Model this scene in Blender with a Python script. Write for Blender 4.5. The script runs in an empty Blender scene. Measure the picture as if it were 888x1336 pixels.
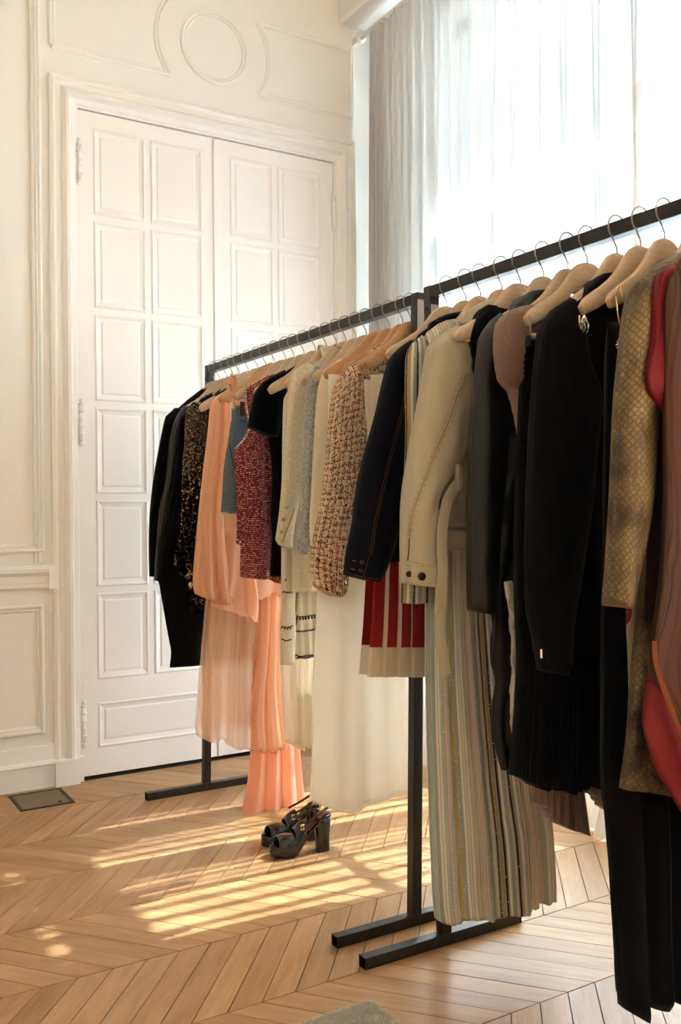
import bpy, math, random
from mathutils import Vector, Matrix, noise
PI = math.pi
rnd = random.Random(7)
C = bpy.context.scene.collection
sc = bpy.context.scene

# ---------------------------------------------------------------- camera
F_PX, PITCH, YAW, ROLL, EYE = 1220.1, .0024, .5409, -.0081, 1.1
FW = Vector((math.sin(YAW)*math.cos(PITCH), math.cos(YAW)*math.cos(PITCH), -math.sin(PITCH)))
R0 = Vector((math.cos(YAW), -math.sin(YAW), 0)); U0 = R0.cross(FW)
RT = R0*math.cos(ROLL)+U0*math.sin(ROLL); UP = -R0*math.sin(ROLL)+U0*math.cos(ROLL)
cd = bpy.data.cameras.new('camera'); cam = bpy.data.objects.new('camera', cd); C.objects.link(cam)
cd.sensor_fit = 'VERTICAL'; cd.sensor_height = 24; cd.lens = F_PX/1336*24; cd.clip_start = .05
m = Matrix.Identity(4)
for i in range(3):
    m[i][0] = RT[i]; m[i][1] = UP[i]; m[i][2] = -FW[i]
m[2][3] = EYE
cam.matrix_world = m
sc.camera = cam

def at(u, v, Y=None, X=None, Z=None):
    """point of the place seen at (u, v) of the photograph, on a known plane"""
    d = FW+RT*((u-444)/F_PX)-UP*((v-668)/F_PX)
    s = Y/d.y if Y is not None else X/d.x if X is not None else (Z-EYE)/d.z
    return Vector((d.x*s, d.y*s, d.z*s+EYE))

def W(Y, pts):
    return [(lambda p: (p.x, p.z))(at(u, v, Y=Y)) for u, v in pts]

def lin(c):
    if isinstance(c, str):
        c = [int(c[i:i+2], 16)/255 for i in (0, 2, 4)]
        c = [x/12.92 if x <= .04045 else ((x+.055)/1.055)**2.4 for x in c]
    return (c[0], c[1], c[2], 1)

# ---------------------------------------------------------------- objects
def tag(o, label=None, cat=None, group=None, kind=None):
    if label: o['label'] = label
    if cat: o['category'] = cat
    if group: o['group'] = group
    if kind: o['kind'] = kind
    return o
def thing(name, label, cat, loc=(0, 0, 0), group=None):
    o = bpy.data.objects.new(name, None); C.objects.link(o); o.location = loc
    o.empty_display_size = .05
    return tag(o, label, cat, group)
def wloc(o):
    v = Vector((0, 0, 0))
    while o is not None:
        if '_w' in o: return v+Vector(o['_w'])
        v = v+o.location; o = o.parent
    return v
def link(name, V, F, mat, parent=None, smooth=True, uv=None, mats=None, fm=None):
    me = bpy.data.meshes.new(name)
    off = wloc(parent)
    me.from_pydata([(v[0]-off[0], v[1]-off[1], v[2]-off[2]) for v in V], [], F)
    if smooth: me.polygons.foreach_set('use_smooth', [True]*len(me.polygons))
    if uv is not None:
        l = me.uv_layers.new(name='UVMap')
        vi = [0]*len(me.loops); me.loops.foreach_get('vertex_index', vi)
        fl = []
        for i in vi: fl += [uv[i][0], uv[i][1]]
        l.data.foreach_set('uv', fl)
    if mats:
        for mm in mats: me.materials.append(mm)
        me.polygons.foreach_set('material_index', fm)
    else: me.materials.append(mat)
    me.validate(); me.update()
    o = bpy.data.objects.new(name, me); C.objects.link(o)
    if parent is not None: o.parent = parent
    return o
def bevel(o, w, seg=2):
    b = o.modifiers.new('bevel', 'BEVEL'); b.width = w; b.segments = seg; b.limit_method = 'ANGLE'; b.angle_limit = .6
    return o

class MB:
    def __init__(s): s.V = []; s.F = []
    def box(s, a, b):
        n = len(s.V)
        for z in (a[2], b[2]):
            for x, y in ((a[0], a[1]), (b[0], a[1]), (b[0], b[1]), (a[0], b[1])): s.V.append((x, y, z))
        s.F += [tuple(n+i for i in f) for f in ((3, 2, 1, 0), (4, 5, 6, 7), (0, 1, 5, 4), (1, 2, 6, 5), (2, 3, 7, 6), (3, 0, 4, 7))]
        return s
    def tube(s, pts, r, n=8, cap=True, flat=None):
        pts = [Vector(p) for p in pts]; k = len(s.V); N = len(pts)
        up = None
        for i, p in enumerate(pts):
            t = (pts[min(i+1, N-1)]-pts[max(i-1, 0)]).normalized()
            if up is None:
                up = Vector((0, 0, 1)) if abs(t.z) < .9 else Vector((0, 1, 0))
            a = t.cross(up)
            if a.length < 1e-4: a = t.cross(Vector((1, 0, 0)))
            a.normalize(); b = a.cross(t).normalized(); up = b
            rr = r[i] if isinstance(r, (list, tuple)) else r
            for j in range(n):
                c, q = math.cos(2*PI*j/n)*rr, math.sin(2*PI*j/n)*rr*(flat or 1)
                s.V.append(tuple(p+a*c+b*q))
        for i in range(N-1):
            for j in range(n):
                j2 = (j+1) % n
                s.F.append((k+i*n+j, k+i*n+j2, k+(i+1)*n+j2, k+(i+1)*n+j))
        if cap:
            s.F.append(tuple(k+j for j in range(n))[::-1]); s.F.append(tuple(k+(N-1)*n+j for j in range(n)))
        return s
    def ball(s, c, r, n=8, sy=1, sz=1):
        k = len(s.V); h = n//2+1
        for i in range(1, h):
            th = PI*i/h
            for j in range(n):
                ph = 2*PI*j/n
                s.V.append((c[0]+r*math.sin(th)*math.cos(ph), c[1]+r*sy*math.sin(th)*math.sin(ph), c[2]+r*sz*math.cos(th)))
        s.V.append((c[0], c[1], c[2]+r*sz)); s.V.append((c[0], c[1], c[2]-r*sz)); T = len(s.V)-2
        for i in range(h-2):
            for j in range(n):
                j2 = (j+1) % n
                s.F.append((k+i*n+j, k+(i+1)*n+j, k+(i+1)*n+j2, k+i*n+j2))
        for j in range(n):
            j2 = (j+1) % n
            s.F.append((T, k+j, k+j2)); s.F.append((T+1, k+(h-2)*n+j2, k+(h-2)*n+j))
        return s
    def prism(s, poly, y0, y1):
        """polygon in X-Z pulled along Y"""
        k = len(s.V); n = len(poly)
        for y in (y0, y1):
            for p in poly: s.V.append((p[0], y, p[1]))
        s.F.append(tuple(k+i for i in range(n))); s.F.append(tuple(k+n+i for i in range(n))[::-1])
        for i in range(n):
            j = (i+1) % n; s.F.append((k+j, k+i, k+n+i, k+n+j))
        return s
    def frame(s, x0, x1, z0, z1, Y, prof):
        """mitred moulding round a rectangle on a wall facing -Y; prof = (inset, height)"""
        k = len(s.V); P = len(prof)
        for cx, cz, sx, sz in ((x0, z0, 1, 1), (x1, z0, -1, 1), (x1, z1, -1, -1), (x0, z1, 1, -1)):
            for d, h in prof: s.V.append((cx+sx*d, Y-h, cz+sz*d))
        for c in range(4):
            c2 = (c+1) % 4
            for i in range(P-1): s.F.append((k+c*P+i, k+c2*P+i, k+c2*P+i+1, k+c*P+i+1))
        return s
    def sweep(s, path, Y, prof):
        """open moulding along a path in X-Z; prof = (side offset, height)"""
        k = len(s.V); P = len(prof); N = len(path)
        for i, p in enumerate(path):
            a = path[max(i-1, 0)]; b = path[min(i+1, N-1)]
            t = Vector((b[0]-a[0], b[1]-a[1])).normalized(); n = Vector((-t.y, t.x))
            for d, h in prof: s.V.append((p[0]+n.x*d, Y-h, p[1]+n.y*d))
        for i in range(N-1):
            for j in range(P-1): s.F.append((k+i*P+j, k+i*P+j+1, k+(i+1)*P+j+1, k+(i+1)*P+j))
        return s
    def obj(s, name, mat, parent=None, smooth=False, uv=None):
        return link(name, s.V, s.F, mat, parent, smooth, uv)

# ---------------------------------------------------------------- materials
class N:
    def __init__(s, name):
        s.m = bpy.data.materials.new(name); s.m.use_nodes = True; s.t = s.m.node_tree; s.t.nodes.clear()
        s.out = s.t.nodes.new('ShaderNodeOutputMaterial')
    def n(s, typ, props=None, **inp):
        q = s.t.nodes.new(typ)
        for k, v in (props or {}).items(): setattr(q, k, v)
        for k, v in inp.items(): s.set(q, k, v)
        return q
    def set(s, q, k, v):
        k = k.replace('_', ' ') if k not in q.inputs else k
        i = q.inputs[int(k[1:])] if k[0] == 'i' and k[1:].isdigit() else q.inputs[k]
        if isinstance(v, bpy.types.NodeSocket): s.t.links.new(v, i)
        elif isinstance(v, bpy.types.Node): s.t.links.new(v.outputs[0], i)
        else: i.default_value = v
    def math(s, op, a, b=0.0, c=None):
        kw = dict(i0=a, i1=b)
        if c is not None: kw['i2'] = c
        return s.n('ShaderNodeMath', {'operation': op}, **kw).outputs[0]
    def uv(s, sx=1, sy=1, rot=0):
        c = s.n('ShaderNodeTexCoord')
        return s.n('ShaderNodeMapping', None, Vector=c.outputs['UV'], Scale=(sx, sy, 1), Rotation=(0, 0, rot)).outputs[0]
    def ob(s, sx=1, sy=1, sz=1):
        c = s.n('ShaderNodeTexCoord')
        return s.n('ShaderNodeMapping', None, Vector=c.outputs['Object'], Scale=(sx, sy, sz)).outputs[0]
    def noise(s, vec, scale=5, detail=3, rough=.5):
        return s.n('ShaderNodeTexNoise', None, Vector=vec, Scale=scale, Detail=detail, Roughness=rough).outputs[0]
    def white(s, vec):
        return s.n('ShaderNodeTexWhiteNoise', {'noise_dimensions': '3D'}, Vector=vec)
    def ramp(s, fac, stops, interp='LINEAR'):
        r = s.n('ShaderNodeValToRGB', None, Fac=fac); e = r.color_ramp; e.interpolation = interp
        while len(e.elements) < len(stops): e.elements.new(.5)
        for el, (p, c) in zip(e.elements, stops): el.position = p; el.color = lin(c)
        return r.outputs[0]
    def mix(s, f, a, b, mode='MIX'):
        q = s.n('ShaderNodeMix', {'data_type': 'RGBA', 'blend_type': mode})
        s.set(q, 'i0', f); s.set(q, 'i6', a if not isinstance(a, (str,)) else lin(a)); s.set(q, 'i7', b if not isinstance(b, (str,)) else lin(b))
        return q.outputs[2]
    def bump(s, h, strength=.3, dist=.002):
        return s.n('ShaderNodeBump', None, Height=h, Strength=strength, Distance=dist).outputs[0]
    def snap(s, vec):
        return s.n('ShaderNodeVectorMath', {'operation': 'FLOOR'}, i0=vec).outputs[0]
    def sep(s, vec):
        return s.n('ShaderNodeSeparateXYZ', None, i0=vec).outputs
    def pbr(s, col, rough=.8, metal=0, sheen=0, normal=None, trans=0, spec=.3, alpha=1, coat=0):
        p = s.n('ShaderNodeBsdfPrincipled', None)
        s.set(p, 'Base Color', lin(col) if isinstance(col, (str, tuple)) else col)
        s.set(p, 'Roughness', rough); s.set(p, 'Metallic', metal); s.set(p, 'Specular IOR Level', spec)
        if sheen: s.set(p, 'Sheen Weight', sheen); s.set(p, 'Sheen Roughness', .5)
        if coat: s.set(p, 'Coat Weight', coat)
        if normal is not None: s.set(p, 'Normal', normal)
        return s.finish(p, col, trans, alpha)
    def finish(s, p, col, trans=0, alpha=1):
        o = p.outputs[0]
        if trans:
            t = s.n('ShaderNodeBsdfTranslucent', None, Color=lin(col) if isinstance(col, (str, tuple)) else col)
            o = s.n('ShaderNodeMixShader', None, i0=trans, i1=o, i2=t.outputs[0]).outputs[0]
        if alpha != 1:
            t = s.n('ShaderNodeBsdfTransparent', None)
            o = s.n('ShaderNodeMixShader', None, i0=alpha, i1=t.outputs[0], i2=o).outputs[0]
        s.t.links.new(o, s.out.inputs[0]); return s.m

def cloth(name, col, rough=.85, weave=1200, wstr=.25, sheen=.2, trans=0, alpha=1, spec=.2, var=.12, folds=0):
    n = N(name); uv = n.uv()
    w = n.noise(n.uv(weave, weave), 1, 1); v = n.noise(uv, 14, 3)
    c = n.mix(n.math('MULTIPLY', v, var*2), lin(col), n.mix(1, lin(col), lin((.55, .5, .45)), 'MULTIPLY'))
    return n.pbr(c, rough, sheen=sheen, normal=n.bump(w, wstr, .0006), trans=trans, alpha=alpha, spec=spec)

def tweed(name, pal, cell=.004, aspect=3, glint=0, rough=.9, bstr=.5, dark=None):
    """woven look: random coloured yarn pieces, warp and weft alternating"""
    n = N(name); k = 1/cell
    a = n.uv(k, k/aspect); b = n.uv(k/aspect, k)
    wob = n.n('ShaderNodeTexNoise', None, Vector=n.uv(120, 120), Scale=1.0, Detail=1)
    def sh(v): return n.n('ShaderNodeVectorMath', {'operation': 'MULTIPLY_ADD'}, i0=wob.outputs[1], i1=(.55, .55, 0), i2=v).outputs[0]
    ca = n.ramp(n.white(n.snap(sh(a))).outputs[0], pal, 'CONSTANT')
    cb = n.ramp(n.white(n.snap(n.n('ShaderNodeVectorMath', {'operation': 'ADD'}, i0=sh(b), i1=(31.3, 7.7, 4)).outputs[0])).outputs[0], pal, 'CONSTANT')
    ch = n.n('ShaderNodeTexChecker', None, Vector=n.uv(k, k), Scale=.5).outputs[1]
    col = n.mix(ch, ca, cb)
    hn = n.noise(n.uv(k, k), 1.2, 3)
    h = n.math('ADD', n.math('MULTIPLY', ch, .35), hn)
    p = n.n('ShaderNodeBsdfPrincipled', None, Roughness=rough, Normal=n.bump(h, bstr, cell*.5))
    n.set(p, 'Base Color', n.mix(n.math('MULTIPLY', hn, .5), col, n.mix(1, col, lin((.45, .42, .4)), 'MULTIPLY')))
    n.set(p, 'Specular IOR Level', .15); n.set(p, 'Sheen Weight', .2)
    if glint:
        g = n.math('GREATER_THAN', n.white(n.snap(n.uv(k*1.3, k*1.3))).outputs[0], 1-glint)
        n.set(p, 'Metallic', g); n.set(p, 'Roughness', n.math('SUBTRACT', rough, n.math('MULTIPLY', g, rough-.25)))
    n.t.links.new(p.outputs[0], n.out.inputs[0]); return n.m

M = {}
def simple(k, col, rough=.5, metal=0, **kw):
    n = N(k); M[k] = n.pbr(col, rough, metal, **kw); return M[k]
n = N('painted_wall'); M['wall'] = n.pbr(lin((.86, .85, .82)), .55, normal=n.bump(n.noise(n.ob(), 90, 3), .08, .002), spec=.3)
n = N('white_gloss_paint'); M['paint'] = n.pbr(lin((.89, .88, .855)), .38, normal=n.bump(n.noise(n.ob(), 60, 3), .06, .002), spec=.4)
simple('gap', '2a241c', .9)
n = N('black_steel'); M['steel'] = n.pbr('151514', .38, normal=n.bump(n.noise(n.ob(), 400, 2), .06, .0005), spec=.5)
simple('pale_grey', 'a7a9ab', .3, .3)
simple('chrome', '9a958a', .28, 1)
simple('brass', 'c9a25a', .3, 1)
simple('gold', 'e3c07c', .25, 1)
simple('dark_metal', '3a342c', .4, .8)
simple('pearl', 'efe6da', .25, 0, coat=.5)
n = N('crystal'); n.t.links.new(n.n('ShaderNodeBsdfGlass', None, Color=(1, 1, 1, 1), Roughness=.0, IOR=1.6).outputs[0], n.out.inputs[0]); M['crystal'] = n.m
simple('black_thread', '0c0a0a', .8)
simple('tan_thread', '9a8156', .8)
simple('orange_thread', '8a5f2c', .8)
simple('ivory', 'efe8da', .8)
simple('leather_tag', '5a3020', .6)
simple('green_label', '9fb89a', .6)
simple('red_insole', '7a3b22', .5)
n = N('shoe_leather'); M['shoe'] = n.pbr('0b0a0a', .22, normal=n.bump(n.noise(n.ob(), 200, 2), .05, .0005), coat=.4, spec=.5)
n = N('grille_metal'); M['grille'] = n.pbr('85765a', .45, .5, normal=n.bump(n.noise(n.ob(), 80, 3), .2, .001))

def wood(k, a, b, c):
    n = N(k); q = n.ob(6, 60, 30)
    g = n.noise(q, 2.2, 4, .6); r = n.noise(n.ob(3, 20, 14), 3, 2)
    col = n.ramp(n.math('ADD', n.math('MULTIPLY', g, .6), n.math('MULTIPLY', r, .4)), [(.3, a), (.5, b), (.7, c)])
    M[k] = n.pbr(col, .42, normal=n.bump(g, .08, .001), spec=.35); return M[k]
wood('hanger_wood', 'b39677', 'c6ab8c', 'd3bda2')
wood('hanger_wood_orange', 'b07f52', 'c39467', 'cfa67c')

# parquet: every plank is geometry; its own tone comes from a per-plank attribute
n = N('oak_parquet')
atr = n.n('ShaderNodeAttribute', {'attribute_name': 'tone'}).outputs[2]
q = n.n('ShaderNodeTexCoord').outputs['UV']
q = n.n('ShaderNodeVectorMath', {'operation': 'ADD'}, i0=q, i1=n.n('ShaderNodeCombineXYZ', None, i0=n.math('MULTIPLY', atr, 37.0), i1=n.math('MULTIPLY', atr, 91.0)).outputs[0]).outputs[0]
g1 = n.noise(n.n('ShaderNodeMapping', None, Vector=q, Scale=(5, 60, 1)).outputs[0], 2.0, 5, .62)
g2 = n.noise(n.n('ShaderNodeMapping', None, Vector=q, Scale=(3, 14, 1)).outputs[0], 1.6, 3)
wv = n.n('ShaderNodeTexWave', {'wave_type': 'BANDS', 'bands_direction': 'Y'}, Vector=n.n('ShaderNodeMapping', None, Vector=q, Scale=(1, 6, 1)).outputs[0], Scale=4.0, Distortion=9.0, Detail=2.0, Detail_Scale=1.5).outputs[1]
f = n.math('ADD', n.math('ADD', n.math('MULTIPLY', g1, .30), n.math('MULTIPLY', g2, .62)), n.math('MULTIPLY', wv, .08))
c0 = n.ramp(f, [(.25, '946c40'), (.42, 'ad865a'), (.58, 'b99468'), (.8, 'c6a67c')])
c1 = n.mix(1, c0, n.ramp(atr, [(0, (.80, .73, .66)), (.35, (.94, .89, .84)), (.7, (1, .97, .93)), (1, (1.06, 1.04, 1.0))]), 'MULTIPLY')
M['parquet'] = n.pbr(c1, n.math('ADD', .26, n.math('MULTIPLY', g1, .22)), normal=n.bump(n.math('ADD', g1, n.math('MULTIPLY', n.noise(n.ob(), 9, 2), 1.2)), .14, .0012), spec=.45)

# ---------------------------------------------------------------- room shell
WY, WX = 3.83, 2.55          # wall with the doors, wall with the windows
CZ = 3.78
XL, YB = -2.6, -3.4
def struct(o): o['kind'] = 'structure'; return o

V = []; F = []; UVs = []; tones = []
V += [(XL, YB, -.03), (2.9, YB, -.03), (2.9, WY+.2, -.03), (XL, WY+.2, -.03)]; F.append((0, 1, 2, 3)); UVs += [(0, 0)]*4; tones.append(0)
BH, PW, SL = .3285, .0845, .27
k0 = int((YB-1.886)/BH)-1
for band in range(k0, 7):
    ya = 1.886+band*BH; yb = ya+BH
    if ya > WY+.02: continue
    up_ = band % 2 == 0
    for i in range(-60, 40):
        xa = 1.003+i*PW
        x0, x1 = (xa, xa+SL) if up_ else (xa+SL, xa)     # X of the joint at ya and yb
        if max(x0, x1)+PW < XL or min(x0, x1) > 2.72: continue
        g = .0014
        ye = min(yb, WY+.05); fr = (ye-ya)/BH
        x1e = x0+(x1-x0)*fr
        P = [(x0+g, ya+g*.6), (x0+PW-g, ya+g*.6), (x1e+PW-g, ye-g*.6), (x1e+g, ye-g*.6)]
        k = len(V); cx = sum(p[0] for p in P)/4; cy = sum(p[1] for p in P)/4
        t = rnd.random(); dz = rnd.uniform(-.0004, .0004)
        for p in P: V.append((p[0]+(cx-p[0])*.004, p[1]+(cy-p[1])*.004, dz))
        for p in P: V.append((p[0], p[1], -.004+dz))
        UVs += [(0, 0), (0, PW), (.42, PW), (.42, 0)]*2
        F += [(k, k+1, k+2, k+3), (k, k+4, k+5, k+1), (k+1, k+5, k+6, k+2), (k+2, k+6, k+7, k+3), (k+3, k+7, k+4, k)]
        tones += [t]*5
me = bpy.data.meshes.new('floor'); me.from_pydata(V, [], F)
a_ = me.attributes.new('tone', 'FLOAT', 'FACE'); a_.data.foreach_set('value', tones)
l = me.uv_layers.new(name='UVMap'); vi = [0]*len(me.loops); me.loops.foreach_get('vertex_index', vi)
fl = []
for i in vi: fl += list(UVs[i])
l.data.foreach_set('uv', fl)
me.materials.append(M['parquet']); me.materials.append(M['gap']); me.polygons[0].material_index = 1
fo = bpy.data.objects.new('floor', me); C.objects.link(fo); struct(fo)

DL, DR, DM, DT = 1.06, 2.274, 1.668, 2.751
b = MB(); b.box((XL, WY+.005, 0), (DL-.03, WY+.2, CZ)); b.box((DR+.03, WY+.005, 0), (WX+.4, WY+.2, CZ)); b.box((DL-.03, WY+.005, DT+.03), (DR+.03, WY+.2, CZ))
b.box((DL-.03, WY+.12, 0), (DR+.03, WY+.2, DT+.03))
struct(b.obj('wall_far', M['wall']))
struct(MB().box((XL, YB, CZ), (3.0, WY+.2, CZ+.1)).obj('ceiling', M['wall']))
struct(MB().box((XL-.1, YB, 0), (XL, WY+.2, CZ)).obj('wall_left', M['wall']))
# window wall with two tall openings (the second lies beside the camera, out of frame)
WIN = [(2.0, 3.38, .22, 3.30), (-2.7, -1.0, .22, 3.30)]
b = MB(); ys = [YB, WIN[1][0], WIN[1][1], WIN[0][0], WIN[0][1], WY+.2]
for i in (0, 2, 4): b.box((WX, ys[i], 0), (WX+.28, ys[i+1], CZ))
for w in WIN:
    b.box((WX, w[0], 0), (WX+.28, w[1], w[2])); b.box((WX, w[0], w[3]), (WX+.28, w[1], CZ))
struct(b.obj('wall_right', M['wall']))
struct(MB().box((XL, YB-.2, 0), (3.0, YB, CZ)).obj('wall_back', M['wall']))
# boxed soffit along the window wall
b = MB().box((2.31, YB, 3.42), (WX, WY+.005, CZ)); o = struct(b.obj('trim_1', M['wall'])); bevel(o, .02, 3)
# cornice on the far wall
b = MB().sweep([(XL, 3.70), (2.31, 3.70)], WY+.005, [(-.05, 0), (-.05, .012), (-.03, .015), (-.01, .04), (.03, .06), (.045, .075), (.08, .08)])
struct(b.obj('trim_2', M['wall'], smooth=False))

# door leaves: stiles and bars over recessed panels, each leaf one structure with hinges
PANE = [(0, 0), (.004, .002), (.01, -.003), (.024, -.0115), (.03, -.012), (.031, -.0085), (.034, -.0075), (.2, -.0075)]
def leaf(name, x0, x1, cols):
    b = MB(); F0 = WY+.0
    rows = []; z = 2.684; ph = .358; gap = .026
    for r in range(6): rows.append((z-ph, z)); z -= ph+gap
    zs = rows + [(.125, .311)]
    # field behind
    b.box((x0+.001, F0+.006, .014), (x1-.001, F0+.05, DT-.004))
    fr = F0; bk = F0+.012
    b.box((x0+.002, fr, .014), (cols[0][0], bk, DT-.004)); b.box((cols[1][1], fr, .014), (x1-.001, bk, DT-.004))
    cx0, cx1 = cols[0][0], cols[1][1]
    b.box((cx0, fr, rows[0][1]), (cx1, bk, DT-.004)); b.box((cx0, fr, .014), (cx1, bk, .125)); b.box((cx0, fr, .311), (cx1, bk, rows[5][0]))
    for i in range(5): b.box((cx0, fr+.001, rows[i+1][1]), (cx1, bk, rows[i][0]))
    b.box((cols[0][1], fr+.0015, rows[5][0]), (cols[1][0], bk, rows[0][1]))
    for a, c in rows:
        for p, q in cols: panel(b, p, q, a, c, fr)
    panel(b, cx0, cx1, .125, .311, fr)
    o = struct(b.obj(name, M['paint'])); return o
def panel(b, x0, x1, z0, z1, Y):
    pr_ = [(0, -.0005), (.005, .0045), (.009, .004), (.013, -.001), (.027, -.006), (.031, -.0062), (.032, -.0025), (.036, -.0015)]
    b.frame(x0, x1, z0, z1, Y, pr_)
    k = len(b.V); d = .036
    for x, z in ((x0+d, z0+d), (x1-d, z0+d), (x1-d, z1-d), (x0+d, z1-d)): b.V.append((x, Y+.0015, z))
    b.F.append((k, k+1, k+2, k+3))
# recess behind panels is the leaf field; mouldings above it
d1 = leaf('door_1', DL, DM-.001, ((1.124, 1.347), (1.370, 1.605)))
d2 = leaf('door_2', DM+.001, DR, ((1.737, 1.953), (1.976, 2.205)))
b = MB().box((DM-.012, WY-.008, .014), (DM+.012, WY+.002, DT-.01)); o = b.obj('meeting_strip', M['paint'], d1); bevel(o, .004)
for d, x, zs in ((d1, DL+.004, (.155, .95+.44, 2.455)), (d2, DR-.002, (.155, 1.39, 2.44))):
    for z in zs:
        b = MB().tube([(x, WY-.01, z), (x, WY-.01, z+.15)], .0085, 12)
        for q in (-.006, .03, .06, .09, .12, .15): b.tube([(x, WY-.01, z+q-.004), (x, WY-.01, z+q+.004)], .0115, 12)
        b.ball((x, WY-.01, z-.014), .009, 10); b.ball((x, WY-.01, z+.165), .009, 10)
        b.obj('hinge', M['paint'], d, True)
struct(MB().box((DL-.005, WY-.01, 0.0), (DR+.005, WY+.1, .0035)).obj('trim_3', M['gap']))
# casing round the doors
cp = [(0, 0), (0, .02), (.012, .026), (.02, .026), (.024, .018), (.045, .018), (.049, .03), (.062, .042), (.074, .044), (.08, .03), (.084, .022), (.105, .019), (.108, .012), (.116, .012), (.116, -.02)]
b = MB(); x0, x1, zt = .944, 2.390, 2.868
k = len(b.V); P = len(cp)
for cx, cz, sx, sz in ((x0, .1, 1, 0), (x0, zt, 1, -1), (x1, zt, -1, -1), (x1, .1, -1, 0)):
    for d, h in cp: b.V.append((cx+sx*d, WY+.005-h, cz+sz*d))
for c in range(3):
    for i in range(P-1): b.F.append((k+c*P+i, k+c*P+i+1, k+(c+1)*P+i+1, k+(c+1)*P+i))
b.box((x0-.004, WY-.045, 0), (x0+.094, WY+.005, .103)); b.box((x0+.094, WY-.02, 0), (x0+.116, WY+.05, .103))
b.box((x1-.094, WY-.045, 0), (x1+.004, WY+.005, .103)); b.box((x1-.116, WY-.02, 0), (x1-.094, WY+.05, .103))
struct(b.obj('trim_4', M['paint']))
# wall panelling over and beside the doors
mp = [(0, 0), (0, .008), (.006, .012), (.012, .010), (.016, .004), (.021, .007), (.026, .004), (.028, 0)]
WF = WY+.005
b = MB()
ms = [(d-.014, h) for d, h in mp]
circ = [(1.672+.147*math.cos(2*PI*i/64), 3.150+.147*math.sin(2*PI*i/64)) for i in range(65)]
b.sweep(circ, WF, ms)
def side_panel(s):
    c = (1.672, 3.150); r = .268; out = []
    a0 = math.asin((2.988-c[1])/r); a1 = math.asin(min(.999, (3.318-c[1])/r)) if (3.318-c[1]) < r else PI/2
    pts = [(c[0]+s*-r*math.cos(a0+(a1-a0)*i/24), c[1]+r*math.sin(a0+(a1-a0)*i/24)) for i in range(25)]
    xe = .961 if s > 0 else 2.384
    return pts+[(xe, 3.318), (xe, 2.988), pts[0]]
for s in (1, -1):
    P_ = side_panel(s)
    for a, c in ((0, 25), ):
        b.sweep(P_[:25], WF, ms)
    for p, q in ((P_[24], P_[25]), (P_[25], P_[26]), (P_[26], P_[27])): b.sweep([p, q], WF, ms)
struct(b.obj('trim_5', M['wall'], smooth=False))
b = MB()                                              # pilaster bead left of the doors
b.sweep([(.884, .90), (.884, CZ)], WF, [(-.013, 0), (-.013, .012), (-.007, .016), (-.003, .006), (.003, .006), (.007, .016), (.013, .012), (.013, 0)])
b.frame(.24, .912, .940, 3.45, WF, [(0, 0), (0, .014), (.006, .018), (.013, .016), (.018, .006), (.024, .008), (.03, .002), (.032, 0)])
b.frame(.24, .908, .215, .732, WF, [(0, 0), (0, .014), (.006, .018), (.013, .016), (.018, .006), (.024, .008), (.03, .002), (.032, 0)])
b.frame(-.6, .20, .940, 3.45, WF, [(0, 0), (0, .014), (.006, .018), (.018, .006), (.032, 0)])
b.frame(-.6, .20, .215, .732, WF, [(0, 0), (0, .014), (.006, .018), (.018, .006), (.032, 0)])
struct(b.obj('trim_6', M['wall']))
b = MB()                                              # chair rail
b.sweep([(.955, .80), (XL, .80)], WF, [(.01, 0), (.008, .012), (-.0, .02), (-.012, .02), (-.02, .008), (-.045, .008), (-.052, .02), (-.06, .034), (-.074, .036), (-.078, .028), (-.085, .026), (-.088, 0)])
b.box((.925, WF-.036, .793), (.957, WF, .878))
struct(b.obj('trim_7', M['paint']))
b = MB(); b.box((XL, WF-.03, 0), (.945, WF, .088)); b.sweep([(.945, .088), (XL, .088)], WF, [(0, .03), (-.006, .036), (-.014, .03), (-.02, .018), (-.075, .014), (-.078, 0)])
struct(b.obj('baseboard_far', M['paint']))
b = MB().box((WX-.02, 3.40, 0), (WX, WY, .1)).box((WX-.02, -.95, 0), (WX, 1.95, .1))
struct(b.obj('baseboard_right', M['paint']))
# windows
def window(name, y0, y1, z0, z1, X):
    b = MB(); fw = .07
    def bar(a, c, d, e, dx=.03): b.box((X-dx, a, d), (X+dx, c, e))
    bar(y0, y0+fw+.03, z0, z1, .04); bar(y1-fw-.03, y1, z0, z1, .04); bar(y0, y1, z1-fw, z1, .04); bar(y0, y1, z0, z0+fw, .04)
    bar(y0, y1, 2.50, 2.56, .05)                       # transom
    bar(y0+.1, y1-.1, 2.558, 2.64, .029); bar(y0+.1, y1-.1, 2.417, 2.502, .029)
    ym = (y0+y1)/2; bar(ym-.06, ym+.06, z0, z1, .035)
    bar(y0+.098, y0+.187, z0+fw, z1-fw, .0325); bar(y1-.187, y1-.098, z0+fw, z1-fw, .0325)
    for z in (.62, 1.50): bar(y0+.1, y1-.1, z, z+.035, .02)
    bar(y0+.1, y1-.1, z0+fw-.002, .622, .027)
    w = struct(b.obj(name, M['paint'])); bevel(w, .006)
    g = MB().box((X-.003, y0+.1, .62), (X+.003, y1-.1, z1-fw)).obj('glass_pane', M['glass'], w)
    return w
n = N('window_glass'); t_ = n.n('ShaderNodeBsdfTransparent', None, Color=(.97, .98, .97, 1)); g_ = n.n('ShaderNodeBsdfGlossy', None, Roughness=.02)
n.t.links.new(n.n('ShaderNodeMixShader', None, i0=.05, i1=t_.outputs[0], i2=g_.outputs[0]).outputs[0], n.out.inputs[0]); M['glass'] = n.m
window('window_1', *WIN[0], 2.70); window('window_2', *WIN[1], 2.70)

# unseen slab added outside above the window, keeps sun off the curtain top
struct(MB().box((WX+.28, 1.6, 3.42), (WX+.70, 3.8, 3.56)).obj('sun_shade_slab', M['wall']))
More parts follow.
